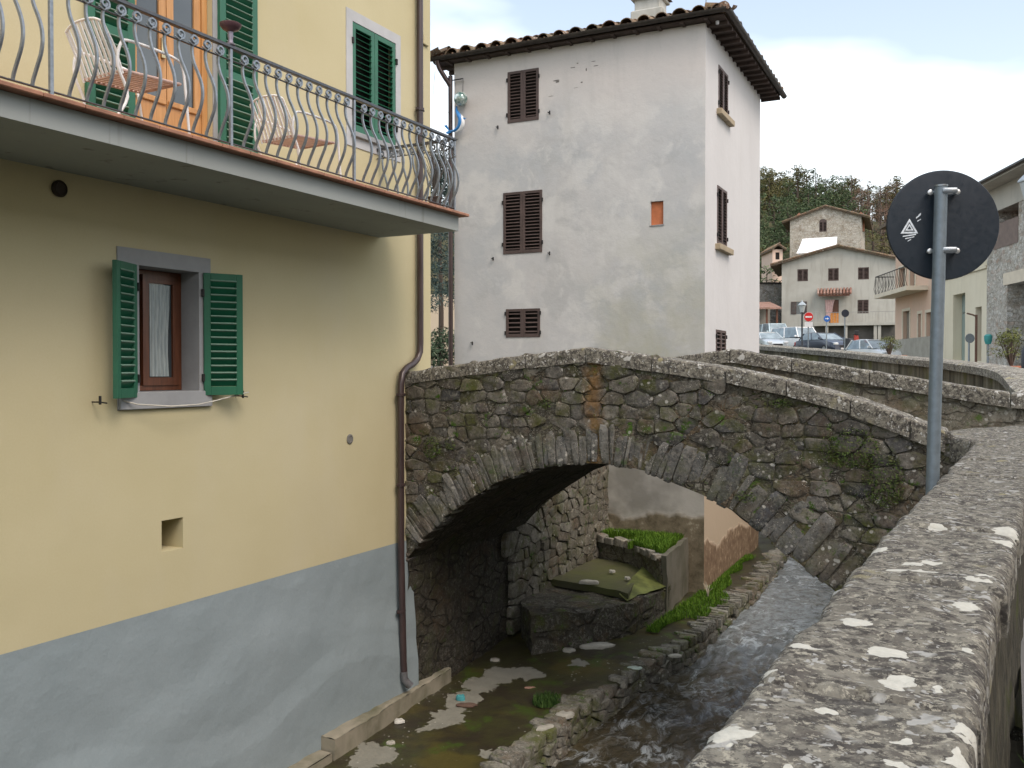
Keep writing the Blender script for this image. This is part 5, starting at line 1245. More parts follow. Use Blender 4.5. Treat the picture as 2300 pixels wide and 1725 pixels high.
for uu in (1858, 1900, 1965, 1974):
    x_ = gf.px(uu, 740)[0]; MB(gm_).cbox(x_ - .12, -1.5, -.5, x_ + .12, -1.3, tz0 - .001, .01).build('pillar', grender, tc_)
xo0, xo1 = gf.px(1866, 715)[0], gf.px(1884, 715)[0]
MB(gm_).cbox(xo0, -1.50, tz1 + .003, xo1, -1.45, tz1 + .80, .02).build('wooden_panel', simple('orange_wood', (.55, .22, .05), .6, 0, .2, 6), tc_)

# stone house behind, higher
sf = facing(1773, 98, -.42); sm_ = sf.m; sw_ = sf.px(1933, 830)[0]
sh_ = empty('stone_house', tuple(sm_ @ Vector((0, 0, 3))), label='pale rubble stone house with a gable and small arched window behind the grey house', cat='house')
ze2, za2 = sf.px(1773, 496)[1], sf.px(1852, 466)[1]
rubm = stone_mat('pale_rubble_wall', [(.52, .48, .40), (.70, .66, .57), (.60, .56, .47), (.76, .72, .64), (.46, .41, .33)], moss=.0, lichen=.0, joint=True, seed=21.0, scale=.7, jd=5.5)
aw = rect(sf, 1840, 497, 1857, 521)
body(sm_, sh_, 0, sw_, 9, 2, ze2, rubm, ops=[aw], gable=za2)
gable_roof(sm_, sh_, 0, sw_, 0, 9, ze2, za2, .8)
bwin(sm_, sh_, aw, brsh, 6)
MB(sm_).prism([(aw[0] + (aw[1] - aw[0]) * (.5 - .5 * math.cos(R(q * 18))), aw[3] + .26 * math.sin(R(q * 18))) for q in range(11)], -.015, .05, 'y').build('window_arch', brsh, sh_)
for uu, nm in ((1789, 1), (1931, 2)):
    xx, zz = sf.px(uu, 478 if nm == 1 else 476); mb = MB(sm_); mb.cbox(xx - .35, 2.6, zz - 1.6, xx + .35, 3.2, zz, .02); mb.cbox(xx - .42, 2.5, zz, xx + .42, 3.3, zz + .10, .01); mb.prism([(xx - .3, zz + .1), (xx + .3, zz + .1), (xx, zz + .42)], 2.6, 3.2, 'y'); mb.build('chimney', simple('brick_chimney', (.36, .17, .11), .9, 0, .3, 6), sh_)
tt = empty('garden_tent', tuple(sm_ @ Vector((2, -2.5, 9))), label='white sloping awning in front of the rubble stone house', cat='awning')
a_, b_ = sf.px(1800, 533, -2.4), sf.px(1879, 528, -2.4); c_, d_ = sf.px(1806, 566, -3.4), sf.px(1880, 556, -3.4)
mb = MB(sm_); mb.grid(12, 5, lambda a, b: (lerp(a_[0], b_[0], a) - .3 * b * (1 - a), lerp(-1.2, -4.2, b), lerp(lerp(a_[1], b_[1], a) , c_[1] - .2, b) - .10 * math.sin(math.pi * b)))
mb.build('canopy', simple('white_canvas', (.80, .82, .83), .8, 0, .05), tt, smooth=True)
mb = MB(sm_)
for xx in (a_[0], b_[0]): mb.tube([(xx, -4.1, c_[1] - 4), (xx, -4.1, c_[1] - .2)], .04, 6)
mb.build('poles', galv, tt)

# row of street houses on the right, seen obliquely
dirw = (FW * math.cos(math.atan(.119)) + RT * math.sin(math.atan(.119)))
o_ = at(2010, 830, 49.6); o_.z = 0
hf = Frame((o_.x, o_.y, 0), (-dirw.x, -dirw.y)); hm_ = hf.m
xa = hf.px(2112, 700)[0]; xb = hf.px(2216, 700)[0]; xc_ = hf.px(2300, 700)[0] + 6
GZ = -.3
sal = empty('salmon_house', tuple(hm_ @ Vector((2, 0, .3))), label='salmon pink house with a small iron balcony behind the street lamp', cat='house')
salm = stucco('salmon_plaster', (.66, .46, .34), (.60, .48, .38), .5, .9, .6)
creamtr = simple('cream_trim', (.66, .58, .45), .85, 0, .08, 3)
d1 = rect(hf, 2028, 697, 2044, 790); d2 = rect(hf, 2062, 704, 2070, 803); d3 = rect(hf, 2080, 700, 2095, 805)
ub = rect(hf, 2020, 600, 2034, 655); ub2 = rect(hf, 2044, 590, 2056, 655)
body(hm_, sal, 0, xa, 8, GZ - .6, 7.6, salm, ops=[d1, d2, d3, ub, ub2], depth=.25)
for o, nm in ((d1, 'door'), (d2, 'door'), (d3, 'door'), (ub, 'balcony_door'), (ub2, 'balcony_door')):
    mb = MB(hm_); ring(mb, (o[0] - .14, o[1] + .14, o[2], o[3] + .16), (o[0], o[1], o[2], o[3]), -.03, .0) if False else None
    w = empty(nm, tuple(hm_ @ Vector((o[0], 0, o[2])))); w.parent = sal; w.matrix_parent_inverse = wmat(sal).inverted()
    mb = MB(hm_); mb.box(o[0] - .13, -.03, o[2], o[0], .01, o[3] + .14); mb.box(o[1], -.03, o[2], o[1] + .13, .01, o[3] + .14); mb.box(o[0], -.03, o[3], o[1], .01, o[3] + .14); mb.build('surround', creamtr, w)
    mb = MB(hm_); mb.cbox(o[0], .18, o[2], o[1], .24, o[3], .01); mb.cbox(o[0] + .08, .165, o[2] + .15, o[1] - .08, .185, o[3] - .15, .02); mb.build('leaf', simple('taupe_door', (.22, .19, .15), .7), w)
mb = MB(hm_); mb.box(-.02, -.05, GZ - .6, xa, -.001, d1[2] + .65); mb.build('plinth', simple('grey_plinth_stone', (.34, .32, .27), .9, 0, .15, 2), sal)
bz = hf.px(2035, 664)[1]; bz2 = hf.px(2035, 657)[1]
bl = empty('balcony', tuple(hm_ @ Vector((1, -.5, bz)))); bl.parent = sal; bl.matrix_parent_inverse = wmat(sal).inverted()
x_r = hf.px(2085, 660)[0]
mb = MB(hm_); mb.box(-.3, -1.0, bz, x_r, -.001, bz2 + .05); mb.build('slab', creamtr, bl)
mb = MB(hm_)
for i in range(20): x_ = lerp(-.25, x_r - .05, i / 19); mb.tube([(x_, -.95, bz2 + .05), (x_, -1.03, bz2 + .35), (x_, -.95, bz2 + 1.0)], .014, 4)
for i in range(6): mb.tube([(-.25, -.95 + i * .17, bz2 + .05), (-.25, -.95 + i * .17, bz2 + 1.0)], .014, 4)
mb.tube([(x_r - .05, -.95, bz2 + 1.0), (-.25, -.95, bz2 + 1.0), (-.25, 0, bz2 + 1.0)], .025, 6); mb.build('railing', iron, bl)
MB(hm_).prism([(-.7, 7.5), (8.7, 7.5), (8.7, 7.7), (4, 9.2), (-.7, 7.7)], -.6, xa, 'x').build('roof', tile_m, sal)
cr = empty('cream_house', tuple(hm_ @ Vector((xa + 2, 0, .3))), label='cream house with a tall grey green garage door, beside the street lamp', cat='house')
crm = stucco('cream_plaster', (.72, .655, .50), (.62, .55, .40), .5, .9, .6)
gd = rect(hf, 2140, 657, 2168, 811); sdr = rect(hf, 2190, 688, 2205, 811); 
body(hm_, cr, xa, xb, 8, GZ - .6, 4.72, crm, ops=[gd, sdr], depth=.45)
z1_ = hf.px(2214, 598)[1]
MB(hm_).cbox(xa + .01, -.07, z1_ - .10, xb - .01, -.001, z1_ + .05, .02).build('string_course', crm, cr)
w = empty('garage_door', tuple(hm_ @ Vector((gd[0], 0, gd[2])))); w.parent = cr; w.matrix_parent_inverse = wmat(cr).inverted()
mb = MB(hm_)
for k in range(4): mb.cbox(lerp(gd[0], gd[1], k / 4) + .01, .36, gd[2], lerp(gd[0], gd[1], (k + 1) / 4) - .01, .42, lerp(gd[2], gd[3], .72), .01); mb.cbox(lerp(gd[0], gd[1], k / 4) + .01, .36, lerp(gd[2], gd[3], .73), lerp(gd[0], gd[1], (k + 1) / 4) - .01, .42, gd[3], .01)
mb.build('panels', simple('grey_green_metal', (.26, .32, .29), .6, .1, .15, 2, vs=(1, 1, .3)), w)
w = empty('door', tuple(hm_ @ Vector((sdr[0], 0, sdr[2])))); w.parent = cr; w.matrix_parent_inverse = wmat(cr).inverted()
mb = MB(hm_); mb.cbox(sdr[0], .30, sdr[2], sdr[1], .36, lerp(sdr[2], sdr[3], .68), .01); mb.build('leaf', simple('brown_door', (.17, .11, .075), .6), w)
mb = MB(hm_); mb.cbox(sdr[0], .30, lerp(sdr[2], sdr[3], .72), sdr[1], .36, sdr[3], .01); mb.build('fanlight', glass, w)
MB(hm_).box(xa, -.3, 4.72, xb, 8, 4.9).build('roof', creamtr, cr)
st = empty('stone_corner_house', tuple(hm_ @ Vector((xb + 2, 0, .3))), label='tall stone and plaster house with a loggia at the right edge of the photo', cat='house')
rub2 = stone_mat('warm_rubble_wall', [(.62, .58, .50), (.78, .74, .66), (.70, .65, .56), (.84, .81, .74), (.62, .48, .38)], moss=.0, lichen=.0, joint=True, seed=25.0, scale=1.0, jd=5.5)
lg = rect(hf, 2232, 455, 2288, 590); lg = (lg[0], lg[1], hf.px(2250, 556)[1], hf.px(2250, 470)[1]); 
gx0 = hf.px(2262, 700)[0]; gt = (gx0, gx0 + 3.2, -.9, hf.px(2262, 640)[1])
ztop = hf.px(2216, 438)[1] + .2
body(hm_, st, xb, xc_, 9, GZ - .8, ztop, rub2, ops=[lg, gt], depth=1.2)
salm2 = stucco('loggia_salmon', (.60, .32, .22), (.5, .3, .2), .3)
MB(hm_).box(lg[0] - .05, 1.15, lg[2], lg[1] + .05, 1.19, lg[3]).build('loggia_wall', salm2, st)
mb = MB(hm_); mb.box(xb, -.02, lg[3], xc_, -.002, ztop - .05); mb.build('upper_band', stucco('grey_band_plaster', (.50, .47, .40), (.4, .38, .33), .6), st)
mb = MB(hm_); mb.box(lg[0], -.02, lg[2] - .0, lg[1], .02, lg[2] + .95); mb.build('loggia_parapet', simple('brown_boarding', (.20, .15, .125), .8, 0, .15, 4), st)
mb = MB(hm_); mb.box(lg[0] + 1.6, 1.0, lg[2], lg[0] + 2.4, 1.14, lg[3] - .3); mb.build('loggia_door', dark_in, st)
w = empty('garage_shutter', tuple(hm_ @ Vector((gt[0], 0, gt[2])))); w.parent = st; w.matrix_parent_inverse = wmat(st).inverted()
mb = MB(hm_)
for k in range(22): z_ = lerp(gt[2] + 1.2, gt[3], k / 22); mb.box(gt[0], .70, z_, gt[1], .74 , z_ + (gt[3] - gt[2] - 1.2) / 22 - .01)
mb.build('slats', simple('pale_roller', (.42, .45, .46), .5, .3, .1, 3), w)
MB(hm_).box(gt[0], .78, gt[2], gt[1], .80, gt[2] + 1.25).build('dark_gap', dark_in, w)
mb = MB(hm_); mb.box(gt[0] - .3, -.04, gt[3], gt[1] + .2, .0, gt[3] + .45); mb.build('lintel', creamtr, st)
mb = MB(hm_); mb.prism([(-.75, ztop - .12), (9.5, ztop - .12), (9.5, ztop + .05), (4.4, ztop + 1.7), (-.75, ztop + .05)], xb - .3, xc_ + .4, 'x'); mb.build('roof', simple('pale_eaves', (.40, .37, .31), .9, 0, .12, 2), st)
mb = MB(hm_); mb.tube([(xb - .35, -.8, ztop), (xc_, -.8, ztop)], .07, 8); mb.build('gutter', gut, st)

# small houses and low terracotta roof left of the grey house
lf2 = facing(1690, 92); lm2 = lf2.m
ph = empty('pink_house', tuple(lm2 @ Vector((1, 0, 4))), label='small pinkish house among the pines above the car park', cat='house')
p0, p1 = lf2.px(1735, 556)[0], lf2.px(1758, 556)[0]; pz0, pz1 = lf2.px(1740, 592)[1], lf2.px(1740, 560)[1]
body(lm2, ph, p0, p1, 4, pz0 - 4, pz1, stucco('pink_plaster', (.66, .50, .40), (.5, .42, .36), .4), ops=[((p0 + p1) / 2 - .2, (p0 + p1) / 2 + .2, pz0 + .4, pz0 + 1.1)])
MB(lm2).box((p0 + p1) / 2 - .2, .1, pz0 + .4, (p0 + p1) / 2 + .2, .14, pz0 + 1.1).build('window', dark_in, ph)
gable_roof(lm2, ph, p0, p1, 0, 4, pz1, pz1 + .35, .25)
of = facing(1690, 76); om = of.m
ob = empty('low_outbuilding', tuple(om @ Vector((1, 0, 2))), label='low open shed with a terracotta roof behind the parked van', cat='shed')
a0, a1 = 0.0, of.px(1752, 700)[0]; zt_, zb_ = of.px(1740, 688)[1], of.px(1740, 672)[1]
mb = MB(om); mb.prism([(-.5, zt_ - .12), (3, zb_ + .0), (3, zb_ - .12), (-.5, zt_ - .26)], a0 - .5, a1, 'x'); mb.build('roof', red_t, ob)
mb = MB(om)
for x_ in (a0, a0 + 1.1, a1 - .3): mb.cbox(x_, .0, .5, x_ + .14, .14, zt_ - .1, .01)
mb.build('posts', dk_wood, ob)
MB(om).box(a0 - .5, 2.9, .4, a1, 3.0, zb_ - .13).build('rear_wall', stucco('shed_wall', (.33, .31, .27), (.2, .2, .18), .6), ob)
rw = empty('retaining_wall', tuple(om @ Vector((1, 4, 5))), label='grey stone retaining wall above the low shed on the hillside', cat='wall')
MB(om).box(-3, 4.0, 1, a1 + 1.5, 4.5, of.px(1720, 628)[1]).build('face', stone_mat('grey_retaining_stone', [(.16, .16, .155), (.26, .26, .25), (.34, .34, .33)], moss=.3, lichen=.2, joint=True, seed=31.0, scale=.9), rw)
MB(om).box(-3, 3.9, of.px(1720, 628)[1], a1 + 1.5, 4.6, of.px(1720, 624)[1]).build('coping', dark_in, rw)

# ================================================================== CARS
def loft(mb, secs, m=None, caps=True):
    n = len(secs[0]); vs = [p for s_ in secs for p in s_]; fs = [(i * n + k, i * n + (k + 1) % n, (i + 1) * n + (k + 1) % n, (i + 1) * n + k) for i in range(len(secs) - 1) for k in range(n)]
    if caps: fs += [tuple(range(n)), tuple(range((len(secs) - 1) * n, len(secs) * n))]
    mb.add(vs, fs, m)
tyre = simple('tyre_rubber', (.02, .02, .02), .8); rim = simple('wheel_alloy', (.35, .36, .37), .4, .7); lampg = simple('headlamp_glass', (.65, .68, .70), .15, .1, .1, 8, spec=.8); redg = simple('tail_lamp', (.4, .02, .02), .2)
cgl = Mt('car_glass', .06, 0, .9); cgl.col(cgl.ramp(cgl.noise(1.2, 3), [(.35, (.12, .16, .18)), (.65, (.30, .37, .40))])); cgl = cgl.mat  # pale blue-grey tones stand in for sky reflected in the car windows
def car(label, paint, prof, L=4.1, Wd=1.70, loc=(0, 0, 0), rz=0, van=False):
    """local x forward; prof = [(x, z_belt, z_roof)] from the rear to the front (fractions of L)"""
    c = empty('parked_car', (0, 0, 0), 0, label, 'van' if van else 'car')
    c['group'] = 'cars in the car park behind the bank wall'
    hw = Wd / 2; secs = []
    for fx, zb, zr, k in prof:
        x = (fx - .5) * L; w0 = hw * k
        secs.append([(x, -w0 * .93, .22), (x, -w0, .36), (x, -w0, zb * .72), (x, -w0 * .965, zb), (x, -w0 * .5, zb + .035), (x, w0 * .5, zb + .035), (x, w0 * .965, zb), (x, w0, zb * .72), (x, w0, .36), (x, w0 * .93, .22)])
    mb = MB(); loft(mb, secs); body_ = mb.build('body', paint, c, smooth=38, local=True)
    gh_ = [(fx, zb, zr) for fx, zb, zr, k in prof if zr > zb + .02]
    f0, f1 = gh_[0][0], gh_[-1][0]; zb0 = gh_[0][1]; zr = max(q[2] for q in gh_)
    xr0 = (f0 - .5) * L; xf = (f1 - .5) * L; tr0 = xr0 + (.12 if van else .35); tf = xf - (.55 if van else .85)
    a, t = hw * .93, hw * .74
    def quad(p): return [tuple(q) for q in p]
    lo = zb0 + .02
    roof = MB(); loft(roof, [[(x, -w * 1.0, z - .05), (x, -w * .8, z), (x, w * .8, z), (x, w * 1.0, z - .05), (x, 0, z - .07)] for x, w, z in ((tr0 - .04, t * .97, zr - .02), ((tr0 + tf) / 2, t, zr + .02), (tf + .04, t * .97, zr - .02))])
    for s in (-1, 1):
        roof.tube([(xr0, s * a, lo), (tr0, s * t, zr - .03)], .05, 6); roof.tube([(xf, s * a, lo), (tf, s * t, zr - .03)], .035, 6); roof.tube([((xr0 + xf) / 2 + .1, s * a * 1.0, lo), ((tr0 + tf) / 2 + .08, s * t * 1.0, zr - .04)], .04, 6)
    roof.build('roof', paint, c, smooth=38, local=True)
    MB().add([(xf, -a * .97, lo), (xf, a * .97, lo), (tf, t * .95, zr - .04), (tf, -t * .95, zr - .04)], [(0, 1, 2, 3)]).build('windscreen', cgl, c, local=True)
    MB().add([(xr0, -a * .97, lo), (xr0, a * .97, lo), (tr0, t * .95, zr - .04), (tr0, -t * .95, zr - .04)], [(0, 1, 2, 3)]).build('rear_window', cgl, c, local=True)
    for s in (-1, 1):
        MB().add([(xr0, s * a, lo), (xf, s * a, lo), (tf, s * t, zr - .04), (tr0, s * t, zr - .04)], [(0, 1, 2, 3)]).build('side_window', cgl, c, local=True)
        MB().cbox(xf - .25, s * (a + .10) - .07, lo + .02, xf - .12, s * (a + .10) + .07, lo + .14, .02).build('mirror', paint, c, local=True)
        xh = (prof[-1][0] - .5) * L
        MB().cbox(xh - .20, s * hw * .66 - .16, .58, xh + .015, s * hw * .66 + .16, .74, .03).build('headlight', lampg, c, local=True)
        xt = (prof[0][0] - .5) * L; MB().cbox(xt - .012, s * hw * .78 - .09, .62, xt + .1, s * hw * .78 + .09, .86, .02).build('tail_light', redg, c, local=True)
        for fx in (.19, .80):
            m_ = Matrix.Translation(((fx - .5) * L, s * (hw - .09), .30)) @ Matrix.Rotation(R(90), 4, 'X')
            wl = MB(m_).lathe([(.21, -.10), (.30, -.09), (.31, -.05), (.31, .05), (.30, .09), (.21, .10)], 20).build('wheel', tyre, c, smooth=40, local=True)
            MB(m_).lathe([(.05, -.105), (.20, -.102), (.20, .102), (.05, .105)], 16).build('rim', rim, wl, smooth=40, local=True)
    xh = (prof[-1][0] - .5) * L
    MB().cbox(xh - .1, -hw * .4, .42, xh + .012, hw * .4, .58, .02).build('grille', simple('grille_black', (.02, .02, .022), .5), c, local=True)
    MB().cbox(xh - .05, -.26, .30, xh + .03, .26, .40, .004).build('number_plate', simple('plate_white', (.7, .7, .68), .5), c, local=True)
    c.location = loc; c.rotation_euler = (0, 0, rz)
    return c
def paint(name, col, metal=.0): 
    m = Mt(name, .28, metal, .6); m.col(m.ramp(m.noise(3, 2), [(.3, tuple(x * .93 for x in col)), (.7, col)])); m.b.inputs['Coat Weight'].default_value = .6; m.b.inputs['Coat Roughness'].default_value = .08; return m.mat
HATCH = [(0.0, .78, 0, .86), (.03, .92, 1.45, .96), (.2, .93, 1.45, 1), (.55, .92, 1.45, 1), (.74, .90, 1.3, 1), (.86, .80, 0, .98), (.96, .70, 0, .90), (1.0, .55, 0, .78)]
SEDAN = [(0.0, .80, 0, .84), (.06, .92, 0, .94), (.14, .94, 1.43, .97), (.55, .92, 1.43, 1), (.74, .92, 1.3, 1), (.88, .82, 0, .98), (.97, .70, 0, .90), (1.0, .55, 0, .78)]
VAN = [(0.0, 1.05, 0, .94), (.01, 1.10, 1.88, .97), (.3, 1.10, 1.88, 1), (.6, 1.08, 1.88, 1), (.86, 1.02, 1.5, 1), (.95, .88, 0, .95), (1.0, .6, 0, .86)]
def heading(deg): return math.atan2((FW * -math.cos(R(deg)) + RT * math.sin(R(deg))).y, (FW * -math.cos(R(deg)) + RT * math.sin(R(deg))).x)
def atg(u, t, v=None, h=0):
    p = at(u, 830, t); p.z = zg(p.x, p.y)
    if v is not None: p.z = -(v - 830) / F * t - h
    return tuple(p)
car('white hatchback nearest the salmon house, parked facing the wall', paint('white_car_paint', (.78, .80, .80)), HATCH, 3.7, 1.64, atg(1968, 50, 762, 1.45), heading(10))
car('dark blue saloon parked between the white van and white hatchback', paint('dark_blue_car_paint', (.030, .042, .075), .3), SEDAN, 4.3, 1.74, atg(1850, 60, 747, 1.43), heading(16))
car('white van with a long side window left of the dark blue saloon', paint('white_van_paint', (.80, .81, .81)), VAN, 4.4, 1.80, atg(1787, 67, 735, 1.88), heading(16), van=True)
car('pale silver estate car half hidden behind the corner of the white house', paint('silver_car_paint', (.55, .60, .62), .4), HATCH, 4.0, 1.68, atg(1722, 64, 745, 1.45), heading(6))
car('light blue van parked behind the silver estate car', paint('pale_blue_van_paint', (.50, .62, .66)), VAN, 4.2, 1.75, atg(1734, 75, 727, 1.88), heading(6), van=True)
# ================================================================== STREET FURNITURE
def lamp(u, t, vtop, vbase, label, big=1.0):
    p = at(u, 830, t); zb = -(vbase - 830) / F * t; zt = -(vtop - 830) / F * t; H = zt - zb
    l = empty('street_lamp', (p.x, p.y, zb), 0, label, 'street lamp'); M_ = Matrix.Translation((p.x, p.y, zb))
    mb = MB(M_); mb.lathe([(.13, -.3), (.13, .12), (.09, .2), (.065, .5), (.05, .6), (.042, H - .75), (.06, H - .72), (.04, H - .66)], 14); mb.build('post', simple('lamp_post_paint', (.06, .065, .075), .5, .4), l, smooth=45)
    mb = MB(M_); mb.lathe([(.10, H - .66), (.19, H - .30), (.19, H - .28)], 6); mb.build('lantern_glass', simple('frosted_lamp_glass', (.50, .54, .54), .3), l)
    mb = MB(M_); mb.lathe([(.23, H - .28), (.23, H - .25), (.12, H - .13), (.05, H - .08), (.03, H)], 6); mb.build('lantern_cap', simple('lamp_cap_grey', (.42, .46, .48), .4, .4), l)
    return l
lamp(2071, 46, 627, 806, 'tall street lamp with a lantern head in front of the salmon house')
lamp(1801, 52, 675, 790, 'street lamp among the parked cars left of the no entry sign')
lamp(2309, 20, 380, 800, 'street lamp rising at the right edge of the photo beside the stone house')
def post_sign(u, t, v, vbase, r, face, label, off=.0, back=False, extra=None):
    p = at(u, 830, t); zc = -(v - 830) / F * t; zb = -(vbase - 830) / F * t
    s = empty('road_sign', (p.x, p.y, zb), 0, label, 'road sign')
    MB(Matrix.Translation((p.x, p.y, 0))).tube([(0, 0, zb - .5), (0, 0, zc + r)], .035, 8).build('post', galv, s, smooth=40)
    q = p - FW * .07; m_ = Matrix(((RT.x, 0, FW.x, q.x), (RT.y, 0, FW.y, q.y), (0, 1, 0, zc), (0, 0, 0, 1)))
    MB(m_).lathe([(r, 0), (r, .01)], 28).build('disc', face, s, smooth=40)
    if extra: extra(m_, s, r)
    return s
sig_red = simple('sign_red', (.62, .03, .03), .4, 0, .05); sig_white = simple('sign_white', (.8, .8, .8), .4, 0, .05); sig_blue = simple('sign_blue', (.03, .13, .42), .4, 0, .05)
def noentry(m_, s, r):
    MB(m_).lathe([(r * 1.05, .012), (r * 1.05, .016)], 28).build('rim', sig_white, s)
    MB(m_).box(-r * .72, -r * .17, -.006, r * .72, r * .17, -.002).build('bar', sig_white, s)
def plate(m_, s, r): MB(m_).box(-r * .9, -r * 2.2, -.004, r * .9, -r * 1.15, .006).build('plate', sig_white, s)
def arrow(m_, s, r):
    MB(m_).prism([(-r * .55, -r * .1), (r * .1, -r * .1), (r * .1, -r * .35), (r * .6, 0), (r * .1, r * .35), (r * .1, r * .1), (-r * .55, r * .1)], -.006, -.002).build('arrow', sig_white, s)
def ne(m_, s, r): noentry(m_, s, r); plate(m_, s, r)
post_sign(1815, 53, 712, 792, .255, sig_red, 'red and white no entry sign above the parked cars', extra=ne)
post_sign(1856, 58, 716, 790, .20, sig_blue, 'small blue round sign in front of the grey house door', extra=arrow)
post_sign(1897, 54, 704, 790, .22, simple('sign_back_black', (.03, .035, .05), .5), 'dark sign turned away from the camera right of the grey house door')
post_sign(2176, 34, 760, 812, .17, simple('sign_back_grey', (.22, .25, .26), .5, .3), 'small grey disc sign beside the brown door of the cream house')
# lamp-arm pole by the cream house
pp = at(2192, 830, 33); po = empty('bracket_pole', (pp.x, pp.y, -.2), 0, 'rusty pole with a curved bracket in front of the cream house door', 'pole')
zt_ = -(707 - 830) / F * 33
mb = MB(Matrix.Translation((pp.x, pp.y, 0))); mb.tube([(0, 0, -.8), (0, 0, zt_)], .045, 8); mb.build('pole', simple('rusty_steel', (.15, .085, .06), .8, .2), po)
mb = MB(Matrix.Translation((pp.x, pp.y, zt_))); r_ = -RT * .33; mb.tube([(0, 0, -.06), tuple(r_ * .4 + Vector((0, 0, -.0))), tuple(r_ + Vector((0, 0, .05)))], .03, 6); mb.build('bracket', simple('rusty_steel_arm', (.18, .12, .09), .8, .2), po)
pp = at(2219, 830, 34); te = empty('teal_bin', (pp.x, pp.y, 0), 0, 'small teal litter bin on a post in front of the stone wall', 'bin')
zc = -(762 - 830) / F * 34
MB(Matrix.Translation((pp.x, pp.y, zc))).lathe([(.09, -.18), (.13, -.05), (.14, .12), (.08, .18)], 14).build('bin', simple('teal_plastic', (.06, .32, .30), .5), te, smooth=40)
MB(Matrix.Translation((pp.x, pp.y, zc))).tube([(.0, 0, -.17), (0, 0, -1.3)], .025, 6).build('post', galv, te)
# scooter between the cars
pp = Vector(atg(1914, 56, 790)); sc = empty('parked_scooter', tuple(pp), 0, 'dark scooter with a red front parked between the saloon and the white hatchback', 'scooter')
M_ = Matrix.Translation(pp) @ Matrix.Rotation(heading(15), 4, 'Z')
for x_ in (-.55, .60): MB(M_ @ Matrix.Translation((x_, 0, .24)) @ Matrix.Rotation(R(90), 4, 'X')).lathe([(.12, -.06), (.23, -.045), (.24, 0), (.23, .045), (.12, .06)], 16).build('wheel', tyre, sc, smooth=40)
mb = MB(M_); loft(mb, [[(x, -w, z0), (x, w, z0), (x, w * .8, z1), (x, -w * .8, z1)] for x, w, z0, z1 in ((-.8, .08, .5, .7), (-.5, .17, .35, .82), (-.1, .16, .25, .78), (.1, .13, .22, .35), (.38, .13, .22, .35))]); mb.build('body', simple('scooter_black', (.025, .025, .03), .35), sc, smooth=40)
mb = MB(M_); loft(mb, [[(x, -w, z), (x, w, z), (x + .07, w * .7, z), (x + .07, -w * .7, z)] for x, w, z in ((.36, .16, .25), (.42, .19, .6), (.36, .14, 1.0))]); mb.build('leg_shield', simple('scooter_red', (.45, .05, .03), .35), sc, smooth=40)
mb = MB(M_); mb.tube([(.40, -.30, 1.05), (.42, 0, 1.0), (.40, .30, 1.05)], .02, 6); mb.cbox(.36, -.12, .98, .50, .12, 1.25, .03); mb.build('handlebar', simple('scooter_trim', (.03, .03, .03), .5), sc)

# unseen house added across the street, to block low sky light from the right
op = Frame((9.0, -26, -1.7), (0, 1)); om2 = Matrix(((0, 1, 0, 9.0), (1, 0, 0, -26), (0, 0, 1, -1.7), (0, 0, 0, 1)))
oh = empty('added_street_house', (9.0, -8, -1.7), label='unseen ochre house with shuttered windows, added across the street to block low sky light', cat='house')
oo = [(x_, x_ + .9, z_, z_ + 1.4) for x_ in (2.5, 6.5, 10.5, 14.5, 18.5, 22.5, 26.5, 30.5) for z_ in (1.1, 4.6)]
body(om2, oh, 0, 36, 8, 0, 7.6, stucco('ochre_plaster', (.42, .34, .22), (.35, .30, .22), .4), ops=oo)
for o in oo: bwin(om2, oh, o, brsh, 10)
MB(om2).prism([(-.6, 7.55), (8.6, 7.55), (8.6, 7.75), (4, 9.2), (-.6, 7.75)], -.4, 36.4, 'x').build('roof', tile_m, oh)

# ================================================================== PLANTS
def leafmat(name, a, b, c, sc=1.2):
    m = Mt(name, .75, 0, .15); t = m.attr(); base = m.ramp(t, [(0, a), (.55, b), (1, c)]); m.col(base)
    m.b.inputs['Transmission Weight'].default_value = 0; return m.mat
def leaves(mb, c, rad, n, size, flat=.75, tint=(0, 1), up=.4):
    for _ in range(n):
        d = Vector((rnd(-1, 1), rnd(-1, 1), rnd(-1, 1)))
        if d.length > 1 or d.length < .01: continue
        d = d.normalized() * (d.length ** .45); p = Vector(c) + Vector((d.x * rad[0], d.y * rad[1], d.z * rad[2]))
        nn = (d + Vector((rnd(-.8, .8), rnd(-.8, .8), rnd(-.3, .9) + up))).normalized(); a = nn.orthogonal().normalized(); a.rotate(Matrix.Rotation(rnd(0, 6.28), 3, nn)); b = nn.cross(a)
        s = size * rnd(.6, 1.3); mb.tint = min(1, max(0, rnd(*tint)))
        mb.add([tuple(p - a * s), tuple(p - b * s * flat * .5), tuple(p + a * s), tuple(p + b * s * flat * .5)], [(0, 1, 2, 3)])
pine_m = leafmat('pine_foliage', (.040, .062, .036), (.080, .115, .055), (.14, .17, .075))
warm_m = leafmat('olive_foliage', (.065, .065, .025), (.12, .115, .045), (.19, .165, .07))
bare_m = leafmat('bare_winter_twigs', (.13, .075, .055), (.20, .12, .085), (.25, .17, .13))
bark = simple('bark', (.09, .07, .055), .95, 0, .3, 6, .5, vs=(1, 1, .3))
